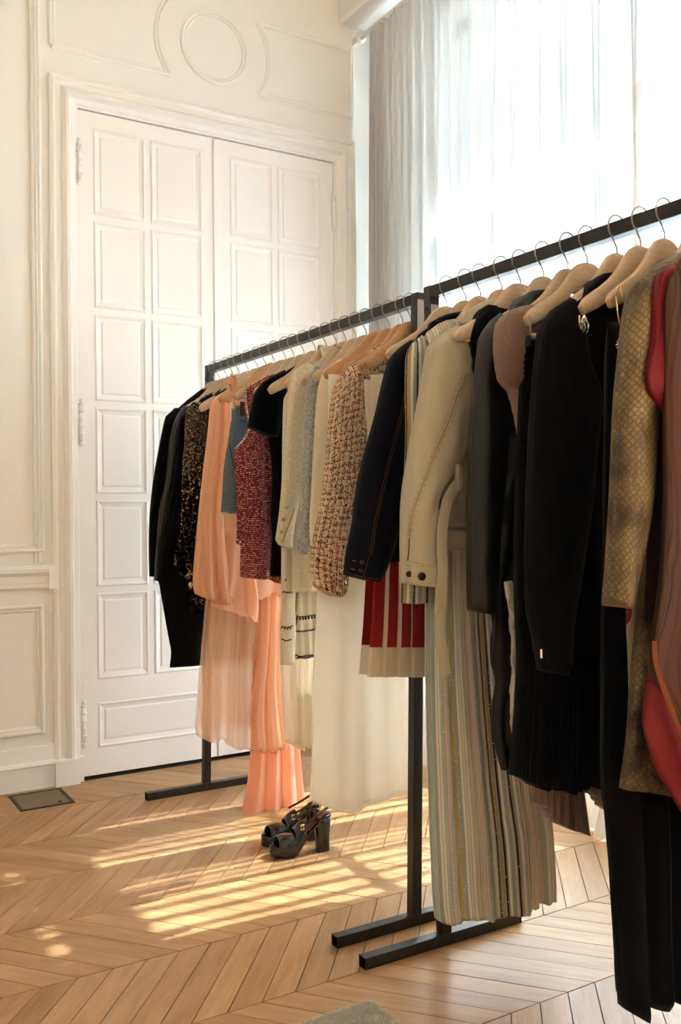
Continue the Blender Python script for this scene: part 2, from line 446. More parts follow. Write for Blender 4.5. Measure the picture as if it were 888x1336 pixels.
# ---------------------------------------------------------------- curtain
n = N('sheer_voile'); w = n.noise(n.uv(900, 900), 1, 1)
ct = n.n('ShaderNodeBsdfTranslucent', None, Color=lin((.27, .265, .255))); cdif = n.n('ShaderNodeBsdfDiffuse', None, Color=lin((.95, .94, .92)))
mx = n.n('ShaderNodeMixShader', None, i0=.36, i1=cdif.outputs[0], i2=ct.outputs[0])
tr = n.n('ShaderNodeBsdfTransparent', None, Color=(1, .99, .97, 1))
# a woven sheer lets less through the more obliquely a ray meets it: opacity = 1 - T^(1/cos)
ge = n.n('ShaderNodeNewGeometry'); dt = n.n('ShaderNodeVectorMath', {'operation': 'DOT_PRODUCT'}, i0=ge.outputs['Incoming'], i1=ge.outputs['Normal']).outputs['Value']
cosn = n.math('MAXIMUM', n.math('ABSOLUTE', dt), .12)
op = n.math('SUBTRACT', 1.0, n.math('POWER', .165, n.math('DIVIDE', 1.0, cosn)))
n.t.links.new(n.n('ShaderNodeMixShader', None, i0=op, i1=tr.outputs[0], i2=mx.outputs[0]).outputs[0], n.out.inputs[0]); M['voile'] = n.m
def curtain(y0, y1, X, ztop):
    nu, nv = 520, 60; V = []; F = []; uv = []
    for j in range(nv+1):
        t = j/nv; z = ztop-(ztop-.006)*t
        for i in range(nu+1):
            s = i/nu; y = y1+(y0-y1)*s
            dens = 1+2.2*max(0, 1-s*5.5)                  # tight gathers beside the wall, wider folds further on
            ph = 2*PI*(s*11+3.6*(1-math.exp(-s*7))*2.2)
            env = (.012+.02*min(1, t*3))*(1 if s > .18 else .9)
            xx = X+env*math.sin(ph+.5*math.sin(t*3+s*9))+.006*math.sin(ph*2.7+t*2)
            xx += .018*noise.noise(Vector((s*30, t*1.2, 3)))
            if t < .05: xx += .003*math.sin(s*900)
            if t > .93:
                q = (t-.93)/.07; xx -= q*q*(.05+.05*noise.noise(Vector((s*12, 0, 9)))); y2 = .02*q*noise.noise(Vector((s*20, 5, 1)))
            else: y2 = 0
            edge = .035*max(0, s-.965)/.035*t            # free edge leans back a little
            V.append((xx, y+y2+edge, z)); uv.append((s*2.4, t*3.3))
    for j in range(nv):
        for i in range(nu):
            a = j*(nu+1)+i; F.append((a, a+1, a+nu+2, a+nu+1))
    o = link('sheer_curtain', V, F, M['voile'], None, True, uv)
    return tag(o, 'floor-length sheer white curtain gathered over the tall window', 'curtain')
curtain(2.055, 3.70, 2.40, 3.345)
rod = thing('curtain_rod', 'white curtain rod fixed under the boxed ceiling edge above the window', 'curtain rod', (2.40, 3.80, 3.352))
b = MB().tube([(2.40, 3.79, 3.352), (2.40, 1.0, 3.352)], .013, 14); b.obj('pole', M['wall'], rod, True)
b = MB().tube([(2.40, 3.795, 3.352), (2.40, 3.77, 3.352)], .021, 16).tube([(2.40, 3.775, 3.352), (2.40, 3.765, 3.352)], .026, 16); b.obj('finial', M['wall'], rod, True)
b = MB().box((2.39, 3.79, 3.335), (2.41, WF, 3.368)); b.obj('bracket', M['wall'], rod)

# floor grille
g = thing('floor_grille', 'tarnished metal vent plate set in the parquet by the skirting', 'floor vent', (.85, 3.66, 0))
p = [at(12, 1040, Z=0), at(78, 1030, Z=0), at(95, 1048, Z=0), at(30, 1058, Z=0)]
b = MB().box((.765, 3.565, .0), (.94, 3.755, .0022)); b.obj('plate', M['grille'], g)
b = MB(); b.box((.752, 3.552, 0), (.765, 3.768, .0035)); b.box((.94, 3.552, 0), (.953, 3.768, .0035)); b.box((.765, 3.552, 0), (.94, 3.565, .0035)); b.box((.765, 3.755, 0), (.94, 3.768, .0035))
b.obj('border', M['dark_metal'], g)
b = MB().tube([(.905, 3.585, .002), (.905, 3.585, .006)], .006, 12); b.obj('screw', M['dark_metal'], g)

# ---------------------------------------------------------------- clothes racks
T = .0145
XR = 1.4353
def rack(name, label, ya, yb, lx, ly, H, strip_at, x=XR, extra=True):
    r = thing(name, label, 'clothes rack', (x, (ya+yb)/2, 0), 'black steel clothes racks')
    def sheared(b, nm, mat=M['steel'], bw=.0022):
        b.V = [(vx+lx*vz/H, vy+ly*vz/H, vz) for vx, vy, vz in b.V]
        o = b.obj(nm, mat, r); bevel(o, bw); return o
    for y in (ya, yb):
        b = MB().box((x-.2454, y-T, 0), (x+.2454, y+T, 2*T)); o = b.obj('foot_bar', M['steel'], r); bevel(o, .002)
        b = MB().box((x-T, y-T, 2*T), (x+T, y+T, H+.002)); sheared(b, 'upright')
        for s in (-1, 1):
            b = MB().box((x+s*.2454-(.002 if s > 0 else .0), y-T-.0006, .001), (x+s*.2454+(.0 if s > 0 else .002), y+T+.0006, 2*T+.0006)); b.obj('end_cap', M['shoe'], r)
    b = MB().box((x-T, min(ya, yb)+T, H-2*T), (x+T, max(ya, yb)-T, H)); sheared(b, 'rail')
    for y, z0, z1 in strip_at:  # thin pale grey strip on the upper front of the upright
        b = MB().box((x-T+.0015, y-T-.0012, z0), (x+T-.0015, y-T-.0002, z1)); sheared(b, 'pale_strip', M['pale_grey'], .0003)
    y = ya
    b = MB(); b.ball((x-T-.001, y+.0, H-.055), .005, 10); sheared(b, 'bolt', M['dark_metal'], .0003)
    return r
YF, YN, YM = 3.4345, 2.0276, 1.8972
rack('clothes_rack', 'black steel clothes rack carrying the peach dresses, one foot close to the panelled doors', YF, YN, .0294, 0, 1.6723, [(YN, 1.43, 1.655)])
rack('clothes_rack', 'black steel clothes rack carrying the striped dress, snakeskin coat and long black trousers', YM, YM-1.42, 0, .0332, 1.6665, [(YM, 1.43, 1.62)])
XF, XN = 1.4353+.0290, 1.4353         # rail centre of each rack at hook height

# ---------------------------------------------------------------- hangers
HK = [(279, 495, 0), (286.2, 493, 0), (295.5, 491, 0), (303.6, 489, 0), (312, 488, 0), (323.5, 484, 0), (335.5, 479, 0), (346.4, 476, 0), (358, 471, 0), (372.5, 468, 0),
      (383.3, 466, 0), (396.4, 461, 0), (411.3, 454, 0), (425.5, 452, 0), (438.8, 449, 0), (451, 444.5, 0), (464.2, 439, 0), (477.7, 435, 0), (494.2, 432, 0), (508.1, 426, 0),
      (525.2, 422, 0), (536, 418, 0), (583.2, 400, 1), (607.6, 394, 1), (626.5, 387, 1), (654.4, 380, 1), (678.5, 376, 1), (708.8, 362, 1), (740.9, 353, 1), (765.8, 345, 1),
      (804.5, 336, 1), (835.6, 324.5, 1), (866.9, 314, 1)]
HY = [at(u, v, X=XN if k else XF).y for u, v, k in HK]+[1.128, 1.05]
HX = [XN if k else XF for u, v, k in HK]+[XN, XN]
HZ = 1.606
def hanger_body(bar=False):
    top = [(0, 0), (.018, -.001), (.036, -.009), (.05, -.021), (.066, -.039), (.084, -.057), (.105, -.074), (.13, -.089), (.16, -.104), (.18, -.115), (.190, -.123), (.1955, -.133)]
    bot = [(.194, -.145), (.184, -.149), (.168, -.143), (.145, -.134), (.115, -.119), (.09, -.103), (.07, -.086), (.052, -.070), (.032, -.058), (0, -.053)]
    half = top+bot
    poly = [(-x, z) for x, z in half[::-1]][:-1][:len(half)]
    L = [(-x, z) for x, z in half]
    pts = half+[(-x, z) for x, z in half[::-1]][1:-1]
    # strips between top and bottom lines for clean quads
    V = []; F = []
    K = 26
    def interp(c, s):
        x = s*.1955
        for a, b_ in zip(c, c[1:]):
            if min(a[0], b_[0]) <= x <= max(a[0], b_[0]):
                q = (x-a[0])/(b_[0]-a[0]) if b_[0] != a[0] else 0
                return a[1]+(b_[1]-a[1])*q
        return c[-1][1]
    bt = bot[::-1]+[(.1955, -.135)]
    tt = .0065
    n_ = 10
    for i in range(-K, K+1):
        s = i/K; x = s*.1955
        a = interp(top, abs(s)); c = interp(bt, abs(s)); mz = (a+c)/2; hh = max(.0008, (a-c)/2)
        curve = .002*(abs(s)**2)
        for j in range(n_):
            th = 2*PI*j/n_; cs, sn = math.cos(th), math.sin(th)
            e = .55
            V.append((x, -curve+tt*math.copysign(abs(cs)**e, cs), mz+hh*math.copysign(abs(sn)**.42, sn)))
    for i in range(2*K):
        for j in range(n_):
            j2 = (j+1) % n_; F.append((i*n_+j, (i+1)*n_+j, (i+1)*n_+j2, i*n_+j2))
    F.append(tuple(range(n_))); F.append(tuple(range(2*K*n_, 2*K*n_+n_))[::-1])
    return V, F
hz_ = HZ
def hook_mesh():
    pts = [(0, 0, -.01), (0, 0, .008), (-.001, 0, .012)]
    # bends out to the left, then round over the rail
    cz = .0515; r = .0245
    a0 = 238
    for a in range(a0, -20, -12):
        th = math.radians(a); pts.append((r*math.cos(th), 0, cz+r*math.sin(th)))
    return MB().tube(pts, .00165, 8)
def hanger(i, label, wood_='hanger_wood', yaw=0, half=.152, first=[None]):
    grp = 'wooden hangers on the black rails'
    loc = (HX[i], HY[i], HZ)
    if first[0] is None:
        t = thing('wooden_hanger', label, 'hanger', loc, grp); t['_w'] = (0, 0, 0)
        V, F = hanger_body(); o = link('hanger_body', V, F, M['hanger_wood'], t)
        hook_mesh().obj('hook', M['chrome'], t, True)
        del t['_w']; first[0] = t
    else:
        t = first[0].copy(); C.objects.link(t); t.location = loc; t['label'] = label
        for ch in list(first[0].children):
            if ch.name.split('.')[0] not in ('hanger_body', 'hook'): continue
            c = ch.copy(); C.objects.link(c); c.parent = t
            if wood_ != 'hanger_wood' and c.name.startswith('hanger_body'):
                c.data = ch.data.copy(); c.data.materials[0] = M[wood_]
    hb_ = [c for c in t.children if c.name.startswith('hanger_body')][0]; hb_.scale = (half/.1955, 1, 1 if half > .15 else .93)
    t.rotation_euler = (0, 0, math.radians(yaw)); t['_w'] = (0, 0, 0)
    return t
HL = ['carrying the black velvet blazer at the far end of the rail', 'carrying the black satin shirt jacket', 'carrying the long narrow black velvet dress', 'carrying the sequinned jacket',
      'carrying the black camisole', 'carrying the sheer peach chiffon dress', 'carrying the peach chiffon blouse', 'empty, between the peach chiffon blouse and the denim skirt', 'carrying the frayed denim skirt on clips',
      'with green size marker behind the red tweed waistcoat', 'carrying the ivory chiffon dress', 'carrying the black short-sleeved jumper', 'carrying the ivory knit dress with black braid',
      'carrying the cream tweed jacket', 'between the cream and the blue-yellow tweed jackets', 'carrying the blue and yellow tweed jacket', 'bare of any garment behind the cream satin blouse',
      'carrying the cream satin blouse', 'with trouser bar carrying the long white fringed crepe', 'carrying the red and cream tweed jacket', 'with trouser bar carrying the folded ivory trousers',
      'last one beside the paired uprights', 'carrying the red and white pleated skirt', 'carrying the navy denim jacket', 'carrying the long striped knit dress', 'carrying the beige denim jacket',
      'with thin bar carrying the black lace top', 'carrying the black leather jacket', 'carrying the pleated nude gown', 'with metal clips carrying the black pleated skirt',
      'carrying the black blazer', 'with serrated tip over the black blazer', 'carrying the black velvet trousers on gold cords', 'carrying the snakeskin coat', 'carrying the printed kaftan']
HALF = {3: .16, 4: .16, 8: .21, 9: .19, 12: .17, 14: .123, 18: .183, 20: .146, 21: .15, 22: .187, 26: .19, 29: .178, 31: .163, 32: .16, 33: .12, 34: .10}
woods = {6: 'hanger_wood', 7: 'hanger_wood_orange', 8: 'hanger_wood_orange', 18: 'hanger_wood_orange', 19: 'hanger_wood_orange', 20: 'hanger_wood_orange', 21: 'hanger_wood_orange'}
H = []
for i, t_ in enumerate(HL):
    w_ = woods.get(i, 'hanger_wood')
    H.append(hanger(i, ('orange-toned' if w_ != 'hanger_wood' else 'pale')+' wooden hanger '+t_, w_, rnd.uniform(-1.5, 1.5), HALF.get(i, .150)))
for i in (18, 20, 26):        # trouser bars
    k_ = HALF[i]-.018; b = MB().tube([(-k_, -.001, -.140), (-k_*.5, 0, -.146), (k_*.5, 0, -.146), (k_, -.001, -.140)], .004, 10); b.obj('trouser_bar', M['hanger_wood_orange' if i != 26 else 'hanger_wood'], H[i], True)
b = MB().box((-.155, -.014, -.12), (-.125, .008, -.098)); o = b.obj('size_marker', M['green_label'], H[9]); bevel(o, .003)

# ---------------------------------------------------------------- cloth builder
def resample(P, n):
    P = [Vector(p) for p in P]; L = [0]
    for a, b_ in zip(P, P[1:]): L.append(L[-1]+(b_-a).length)
    out = []; k = 0; tot = L[-1] or 1e-6
    for i in range(n+1):
        d = tot*i/n
        while k < len(P)-2 and L[k+1] < d: k += 1
        seg = L[k+1]-L[k]; q = (d-L[k])/seg if seg else 0
        out.append(P[k].lerp(P[k+1], min(1, max(0, q))))
    return out
def smoothc(P, n):
    """Catmull-Rom through the traced points"""
    if len(P) < 3: return P
    Q = [Vector(p) for p in P]; out = []
    for i in range(len(Q)-1):
        p0 = Q[max(i-1, 0)]; p1 = Q[i]; p2 = Q[i+1]; p3 = Q[min(i+2, len(Q)-1)]
        for k in range(n):
            t = k/n; out.append(.5*((2*p1)+(-p0+p2)*t+(2*p0-5*p1+4*p2-p3)*t*t+(-p0+3*p1-3*p2+p3)*t**3))
    out.append(Q[-1]); return out
SEED = [0]
def sheet(name, mat, parent, Y, L, R, Tp, Bt, thick=.03, nu=36, nv=60, folds=(), crease=.004, cs=(14, 5), power=2.6, smooth_lr=True, hem=0, top_open=False, flare=0, single=False, raw=False, dirx=0):
    """hanging cloth: front and back between four traced outlines, rounded at the sides.
    folds = (count across, depth, phase, wander, start) list"""
    if not raw:
        L = W(Y, L); R = W(Y, R)
        Tp = W(Y, Tp) if Tp else None; Bt = W(Y, Bt) if Bt else None
    if smooth_lr: L = smoothc(L, 4); R = smoothc(R, 4)
    Tp = Tp or [L[0], R[0]]; Bt = Bt or [L[-1], R[-1]]
    L = resample(L, nv); R = resample(R, nv)
    SEED[0] += 1; sd = SEED[0]*3.7
    ss = [.35*(.5-.5*math.cos(PI*i/nu))+.65*i/nu for i in range(nu+1)]
    ss = [.5-.5*math.cos(PI*i/nu) for i in range(nu+1)] if not folds else ss
    def samp(P, s):
        P2 = resample_cache(P, 200); f_ = s*200; k = min(199, int(f_)); return P2[k].lerp(P2[k+1], f_-k)
    cache = {}
    def resample_cache(P, n_):
        if id(P) not in cache: cache[id(P)] = resample(P, n_)
        return cache[id(P)]
    c00, c10, c01, c11 = Vector(L[0]), Vector(R[0]), Vector(L[-1]), Vector(R[-1])
    Tp = [c00]+[Vector(p) for p in Tp[1:-1]]+[c10]; Bt = [c01]+[Vector(p) for p in Bt[1:-1]]+[c11]
    V = []; F = []; uv = []
    hei = sum((L[i+1]-L[i]).length for i in range(nv))
    sides = (-1,) if single else (-1, 1)
    for side in sides:
        for j in range(nv+1):
            t = j/nv
            for i in range(nu+1):
                s = ss[i]
                p = L[j]*(1-s)+R[j]*s+samp(Tp, s)*(1-t)+samp(Bt, s)*t-(c00*(1-s)*(1-t)+c10*s*(1-t)+c01*(1-s)*t+c11*s*t)
                pf = max(0, 1-abs(2*s-1)**power)**(1/power)
                tp = 1 if top_open else min(1, (t/.06)**.5 if t < .06 else 1)
                th = thick*(1+flare*t)
                d = .5*th*pf*tp
                f_ = 0
                for cnt, dep, pha, wan, st, *sh in folds:
                    e = max(0, (t-st)/(1-st)) if st < 1 else 1
                    e = min(1, e*2.2)**.8 if st > 0 else 1
                    w_ = cnt*(s-(sh[0]*t if sh else 0))*2*PI+pha+wan*math.sin(t*4+s*3+sd)
                    f_ += dep*e*math.sin(w_+(side > 0)*1.3)
                x = p.x; z = p.y
                cr = noise.noise(Vector((x*cs[0]+dirx*z*cs[0], z*cs[1], sd+side)))+.5*noise.noise(Vector((x*cs[0]*2.3-z*6, z*cs[1]*2.2, sd+9+side)))
                cr *= crease*min(1, t*4+.2)
                if i in (0, nu): f_ *= .35; cr *= .3
                if j == 0: f_ = 0; cr = 0
                y = Y+side*d+f_*.9*pf**.3+cr*pf**.5
                hz = 0
                if hem: hz = hem*t**6*(math.sin(s*23+sd)+.6*math.sin(s*51+sd))
                V.append((x, y, z+hz)); uv.append((0, -t*hei))
    n1 = (nu+1)*(nv+1)
    for q in range(len(sides)):
        acc = [0]; row = q*n1+int(nv*.55)*(nu+1)
        for i in range(nu): acc.append(acc[-1]+(Vector(V[row+i])-Vector(V[row+i+1])).length)
        mid = acc[nu//2]
        for j in range(nv+1):
            for i in range(nu+1): uv[q*n1+j*(nu+1)+i] = (acc[i]-mid+.5, uv[q*n1+j*(nu+1)+i][1])
    for q, side in enumerate(sides):
        for j in range(nv):
            for i in range(nu):
                a = q*n1+j*(nu+1)+i
                f_ = (a, a+nu+1, a+nu+2, a+1)
                F.append(f_ if side < 0 else f_[::-1])
    if not single:
        for j in range(nv):
            a = j*(nu+1); F.append((a, n1+a, n1+a+nu+1, a+nu+1)); a += nu; F.append((a, a+nu+1, n1+a+nu+1, n1+a))
        for i in range(nu):
            F.append((i, i+1, n1+i+1, n1+i))
            a = nv*(nu+1)+i; F.append((a, n1+a, n1+a+1, a+1))
    o = link(name, V, F, mat, parent, True, uv)
    o['_front'] = (nu, nv)
    return o
def front_pt(o, s, t, off=.002):
    nu, nv = o['_front']; i = min(nu, max(0, round(s*nu))); j = min(nv, max(0, round(t*nv)))
    v = o.data.vertices[j*(nu+1)+i].co
    base = wloc(o)
    return Vector(v)+base+Vector((0, -off, 0))
from mathutils.bvhtree import BVHTree
TREES = {}
def on_cloth(o, u, v, off=.0015):
    """point on the front of a garment part where the photograph shows a trim"""
    if o.name not in TREES:
        base = wloc(o)
        TREES[o.name] = BVHTree.FromPolygons([tuple(Vector(x.co)+base) for x in o.data.vertices], [tuple(p.vertices) for p in o.data.polygons])
    d = (FW+RT*((u-444)/F_PX)-UP*((v-668)/F_PX)).normalized()
    h = TREES[o.name].ray_cast(Vector((0, 0, EYE)), d)
    if h[0] is None: return None
    n_ = h[1] if h[1].dot(d) < 0 else -h[1]
    return h[0]+n_*off
def seam(name, o, pts, mat, r=.0007, parent=None, dash=True):
    P = smoothc([Vector(p) for p in pts], 14); b = MB(); seg = []
    Q = [on_cloth(o, p[0], p[1], r*.8) for p in P]
    for i, q in enumerate(Q):
        if q is None or (dash and i % 4 == 3):
            if len(seg) > 1: b.tube(seg, r, 5)
            seg = []
        else: seg.append(q)
    if len(seg) > 1: b.tube(seg, r, 5)
    if b.V: return b.obj(name, mat, parent or o, True)
def button(o, u, v, r, mat, parent=None, name='button'):
    q = on_cloth(o, u, v, .001)
    if q is None: return
    b = MB().tube([q+Vector((0, .001, 0)), q+Vector((-.001, -.0025, 0))], r, 16)
    b.tube([q+Vector((-.001, -.0025, 0)), q+Vector((-.0012, -.0032, 0))], r*.7, 16)
    return b.obj(name, mat, parent or o, True)

def mir(P, cx): return [(2*cx-p[0], p[1]) for p in P]
def garment(i, name, label, cat, group=None):
    Y = HY[i]
    return thing(name, label, cat, (HX[i], Y, 1.45), group), Y
def body_raw(name, mat, par, Y, left, neck, hemz=None, cx=None, **kw):
    """symmetric body: left outline traced shoulder to hem; neck = points from shoulder to the centre"""
    L = left if kw.pop('rawl', False) else W(Y, left)
    Nk = W(Y, neck)
    R = mir(L, cx)
    Tp = [L[0]]+Nk+mir(Nk, cx)[::-1]+[R[0]]
    return sheet(name, mat, par, Y, L, R, Tp, None, raw=True, **kw)
#GARMENTS
M['velvet'] = cloth('black_velvet', '040405', .95, sheen=.08, spec=.1, var=.05)
M['wool'] = cloth('black_wool', '060607', .95, sheen=.04, spec=.1, var=.05)
M['satin_b'] = cloth('black_satin', '060707', .5, 1500, .1, sheen=0, spec=.4, var=.05)
M['leather'] = cloth('black_leather', '070808', .42, 600, .25, sheen=0, spec=.45, var=.08)
M['black_sheer'] = cloth('black_chiffon', '040405', .9, sheen=.05, spec=.1, var=.05, alpha=.93)
M['peach'] = cloth('peach_chiffon', 'fad0ae', .7, 1500, .12, sheen=.2, trans=.55, alpha=.92, var=.05)
M['peach_sheer'] = cloth('sheer_peach_chiffon', 'fcd9bd', .7, 1500, .12, sheen=.2, trans=.55, alpha=.42, var=.05)
M['salmon'] = cloth('salmon_satin', 'ffcdb2', .55, 1500, .1, sheen=.2, trans=.55, var=.05)
M['ivory_chiffon'] = cloth('ivory_chiffon', 'fdf6e6', .7, 1500, .12, sheen=.2, trans=.55, alpha=.85, var=.03)
M['denim'] = tweed('faded_denim', [(0, '5f7486'), (.3, '7d90a0'), (.6, '6b7f90'), (.85, '8fa0ac')], .0009, 3, 0, .9, .3)
def grid_tweed(name, base, P, layers, jit=.35, nsc=900, bstr=.6):
    # loom grid: base yarn plus broken coloured lines; layer = (axis, offset, width, dash length, share, colour)
    n = N(name); c = n.n('ShaderNodeTexCoord').outputs['UV']
    wob = n.n('ShaderNodeTexNoise', None, Vector=n.uv(260, 260), Scale=1.0, Detail=1.0)
    c = n.n('ShaderNodeVectorMath', {'operation': 'MULTIPLY_ADD'}, i0=n.n('ShaderNodeVectorMath', {'operation': 'SUBTRACT'}, i0=wob.outputs[1], i1=(.5, .5, .5)).outputs[0], i1=(P*jit, P*jit, 0), i2=c).outputs[0]
    u, v, _ = n.sep(c); h = n.noise(n.uv(nsc, nsc), 1, 2)
    col = n.ramp(n.noise(n.uv(330, 330), 1.0, 2), [(.3, base[0]), (.5, base[1]), (.7, base[2])])
    for ax, off, wd, dl, share, cc in layers:
        p, q = (u, v) if ax == 0 else (v, u)
        k = n.math('ADD', n.math('DIVIDE', p, P), off); fr = n.math('FRACT', k)
        line = n.math('LESS_THAN', fr, wd)
        cell = n.n('ShaderNodeCombineXYZ', None, i0=n.math('FLOOR', k), i1=n.math('FLOOR', n.math('DIVIDE', q, dl)), i2=off*7+ax*3)
        on = n.math('LESS_THAN', n.white(cell).outputs[0], share)
        gap_ = n.math('LESS_THAN', n.math('FRACT', n.math('DIVIDE', q, dl)), .8)
        col = n.mix(n.math('MULTIPLY', n.math('MULTIPLY', line, on), gap_), col, cc)
    return n.pbr(col, .9, normal=n.bump(h, bstr, .0012), sheen=.1, spec=.15)
M['red_tweed'] = grid_tweed('red_tweed', ('6b2527', '873538', '9c4745'), .0068, [(1, .1, .5, .0085, .5, '4a1012'), (0, .0, .45, .0042, .5, '8f3230'), (1, .3, .26, .0046, .42, 'e6d0c6'), (0, .6, .2, .0050, .16, 'd0a69c')], .2)
M['cream_tweed'] = tweed('cream_tweed', [(0, 'e4d7b8'), (.3, 'ecdfc6'), (.6, 'd8c7a2'), (.85, 'f2e9d6')], .0017, 3, 0, .95, .6)
M['blue_tweed'] = tweed('blue_yellow_tweed', [(0, '9ba0aa'), (.25, 'b0b0ae'), (.45, 'd6c8a4'), (.62, '8d92a6'), (.78, 'c4baa4'), (.9, 'aab3a2')], .0030, 1.4, .04, .9, .5)
M['multi_tweed'] = grid_tweed('red_black_cream_tweed', ('c4a983', 'd9c5a2', 'eadfc6'), .0160, [(0, .27, .15, .0085, .66, '9c2222'), (1, .22, .16, .0080, .66, '9c2222'), (0, .77, .10, .0080, .50, 'b5483f'), (1, .70, .11, .0075, .50, 'b5483f'), (0, .0, .15, .0120, .75, '120f0f'), (1, .0, .14, .0110, .62, '120f0f'), (1, .48, .07, .006, .3, 'f0e6d0')], .22, 500, .9)
M['ivory_knit'] = tweed('ivory_knit', [(0, 'ece0c6'), (.5, 'f4ead4'), (.8, 'e2d3b4')], .0022, 2, 0, .95, .7)
M['ivory_satin'] = cloth('ivory_satin', 'e9dcc2', .5, 1500, .08, sheen=.1, trans=.15, var=.04)
M['crepe'] = cloth('white_crepe', 'fdf9f0', .85, 1300, .35, sheen=.1, trans=.62, var=.02)
M['ivory_cotton'] = cloth('ivory_cotton', 'e4dbc6', .85, 1300, .3, sheen=.1, var=.05)
M['navy'] = cloth('navy_denim', '080b16', .9, 1500, .3, sheen=.06, spec=.1, var=.1)
M['beige'] = cloth('beige_denim', 'b6ad97', .88, 1300, .35, sheen=.1, var=.12)
M['nude'] = cloth('nude_chiffon', '8c6f60', .7, 1500, .12, sheen=.25, trans=.2, var=.06)
M['silver_satin'] = cloth('silver_satin', 'cfc9bd', .35, 600, .3, sheen=0, spec=.6)
M['burgundy'] = cloth('burgundy_velvet', '240a10', .85, sheen=.3)
n = N('orange_red_pleats')
su = n.sep(n.uv())
M['pleat_red'] = cloth('red_pleat_panel', '8e1712', .8, 1500, .2, sheen=.1, var=.06)
M['pleat_cream'] = cloth('cream_pleat', 'dccfba', .8, 1500, .2, sheen=.1, trans=.25, var=.04)
# striped lurex knit
def striped():
    n = N('striped_lurex_knit'); uv = n.uv(); u, v, _ = n.sep(uv)
    k = n.math('MULTIPLY', u, 1/.0074); wid = n.math('FLOOR', k); fr = n.math('FRACT', k)
    rn = n.n('ShaderNodeTexWhiteNoise', {'noise_dimensions': '1D'}, W=n.math('ADD', wid, 11.0)).outputs[0]
    pal = n.ramp(rn, [(0, 'c2bbaa'), (.18, 'd8d2c4'), (.32, 'a6b3a9'), (.42, 'b0a192'), (.52, 'b38f3f'), (.60, '1e1d1c'), (.65, 'cbb0aa'), (.78, '8c9a98'), (.88, 'e0dacc')], 'CONSTANT')
    rib = n.math('GREATER_THAN', fr, .55)
    dots = n.math('GREATER_THAN', n.math('SINE', n.math('MULTIPLY', v, 2*PI/.0042)), .35)
    dcol = n.mix(n.math('MULTIPLY', rib, dots), pal, n.mix(.85, pal, '2c2622'))
    rowc = n.mix(n.math('MULTIPLY', rib, .6), dcol, n.mix(1, dcol, 'e8e0d0', 'SCREEN')) if False else n.mix(n.math('MULTIPLY', n.math('MULTIPLY', rib, n.math('SUBTRACT', 1.0, dots)), .65), dcol, 'd6cebd')
    gl = n.math('GREATER_THAN', n.white(n.snap(n.uv(420, 420))).outputs[0], .985)
    col = n.mix(gl, rowc, n.ramp(n.white(n.snap(n.uv(420, 420))).outputs[1], [(0, 'd9a0b8'), (.5, 'e8d8a0'), (1, 'a0c8c8')]))
    p = n.n('ShaderNodeBsdfPrincipled', None, Roughness=n.math('SUBTRACT', .8, n.math('MULTIPLY', gl, .5)), Metallic=gl, Normal=n.bump(n.math('ADD', n.math('MULTIPLY', rib, .6), n.math('MULTIPLY', dots, .3)), .7, .0012))
    n.set(p, 'Base Color', col); n.set(p, 'Specular IOR Level', .2)
    n.t.links.new(p.outputs[0], n.out.inputs[0]); return n.m
M['striped'] = striped()
# snakeskin
def snake():
    n = N('snakeskin_leather')
    q = n.n('ShaderNodeMapping', None, Vector=n.n('ShaderNodeTexCoord').outputs['UV'], Rotation=(0, 0, .785), Scale=(1, 1, 1)).outputs[0]
    q = n.n('ShaderNodeMapping', None, Vector=q, Scale=(112, 112, 1)).outputs[0]
    vo = n.n('ShaderNodeTexVoronoi', {'feature': 'DISTANCE_TO_EDGE', 'voronoi_dimensions': '2D'}, Vector=q, Scale=1.0, Randomness=.28).outputs[0]
    vc = n.n('ShaderNodeTexVoronoi', {'voronoi_dimensions': '2D'}, Vector=q, Scale=1.0, Randomness=.28).outputs[1]
    edge = n.n('ShaderNodeMapRange', None, Value=vo, i1=.02, i2=.22).outputs[0]
    big = n.noise(n.uv(9, 5), 1.6, 4, .65)
    base = n.ramp(big, [(.30, '2c2118'), (.42, '5a4831'), (.55, '826e4d'), (.75, '938160')])
    base = n.mix(.35, base, n.mix(1, base, n.ramp(n.sep(vc)[0], [(0, (.6, .6, .6)), (1, (1.2, 1.15, 1.1))]), 'MULTIPLY'))
    col = n.mix(n.math('MULTIPLY', n.math('SUBTRACT', 1.0, edge), .5), base, '33271a')
    return n.pbr(col, .5, normal=n.bump(edge, .5, .0016), spec=.3)
M['snake'] = snake()
def kaftan():
    n = N('printed_silk'); uv = n.uv(3.4, 1.3)
    dn = n.n('ShaderNodeTexNoise', None, Vector=uv, Scale=1.5, Detail=2.0)
    w = n.n('ShaderNodeTexWave', {'bands_direction': 'X'}, Vector=n.n('ShaderNodeVectorMath', {'operation': 'MULTIPLY_ADD'}, i0=dn.outputs[1], i1=(.7, .7, 0), i2=uv).outputs[0], Scale=2.6, Distortion=9.0, Detail=3.0, Detail_Scale=.8).outputs[1]
    base = n.ramp(w, [(0, '0b0603'), (.08, '2c1b12'), (.30, '432c1f'), (.50, '4b3427'), (.60, '3b2619'), (.66, '0e0704'), (.72, '301e12'), (.90, '452f22')])
    o_ = n.ramp(dn.outputs[0], [(.50, (0, 0, 0)), (.56, (.8, .8, .8)), (.60, (.8, .8, .8)), (.68, (0, 0, 0))])
    col = n.mix(n.math('MULTIPLY', o_, .65), base, '52240a')
    return n.pbr(col, .5, normal=n.bump(n.noise(n.uv(900, 900), 1, 1), .1, .0005), spec=.2)
M['kaftan'] = kaftan()
M['kaftan_red'] = cloth('red_silk', '6e1218', .6, 1500, .08, sheen=0, spec=.25, var=.1)
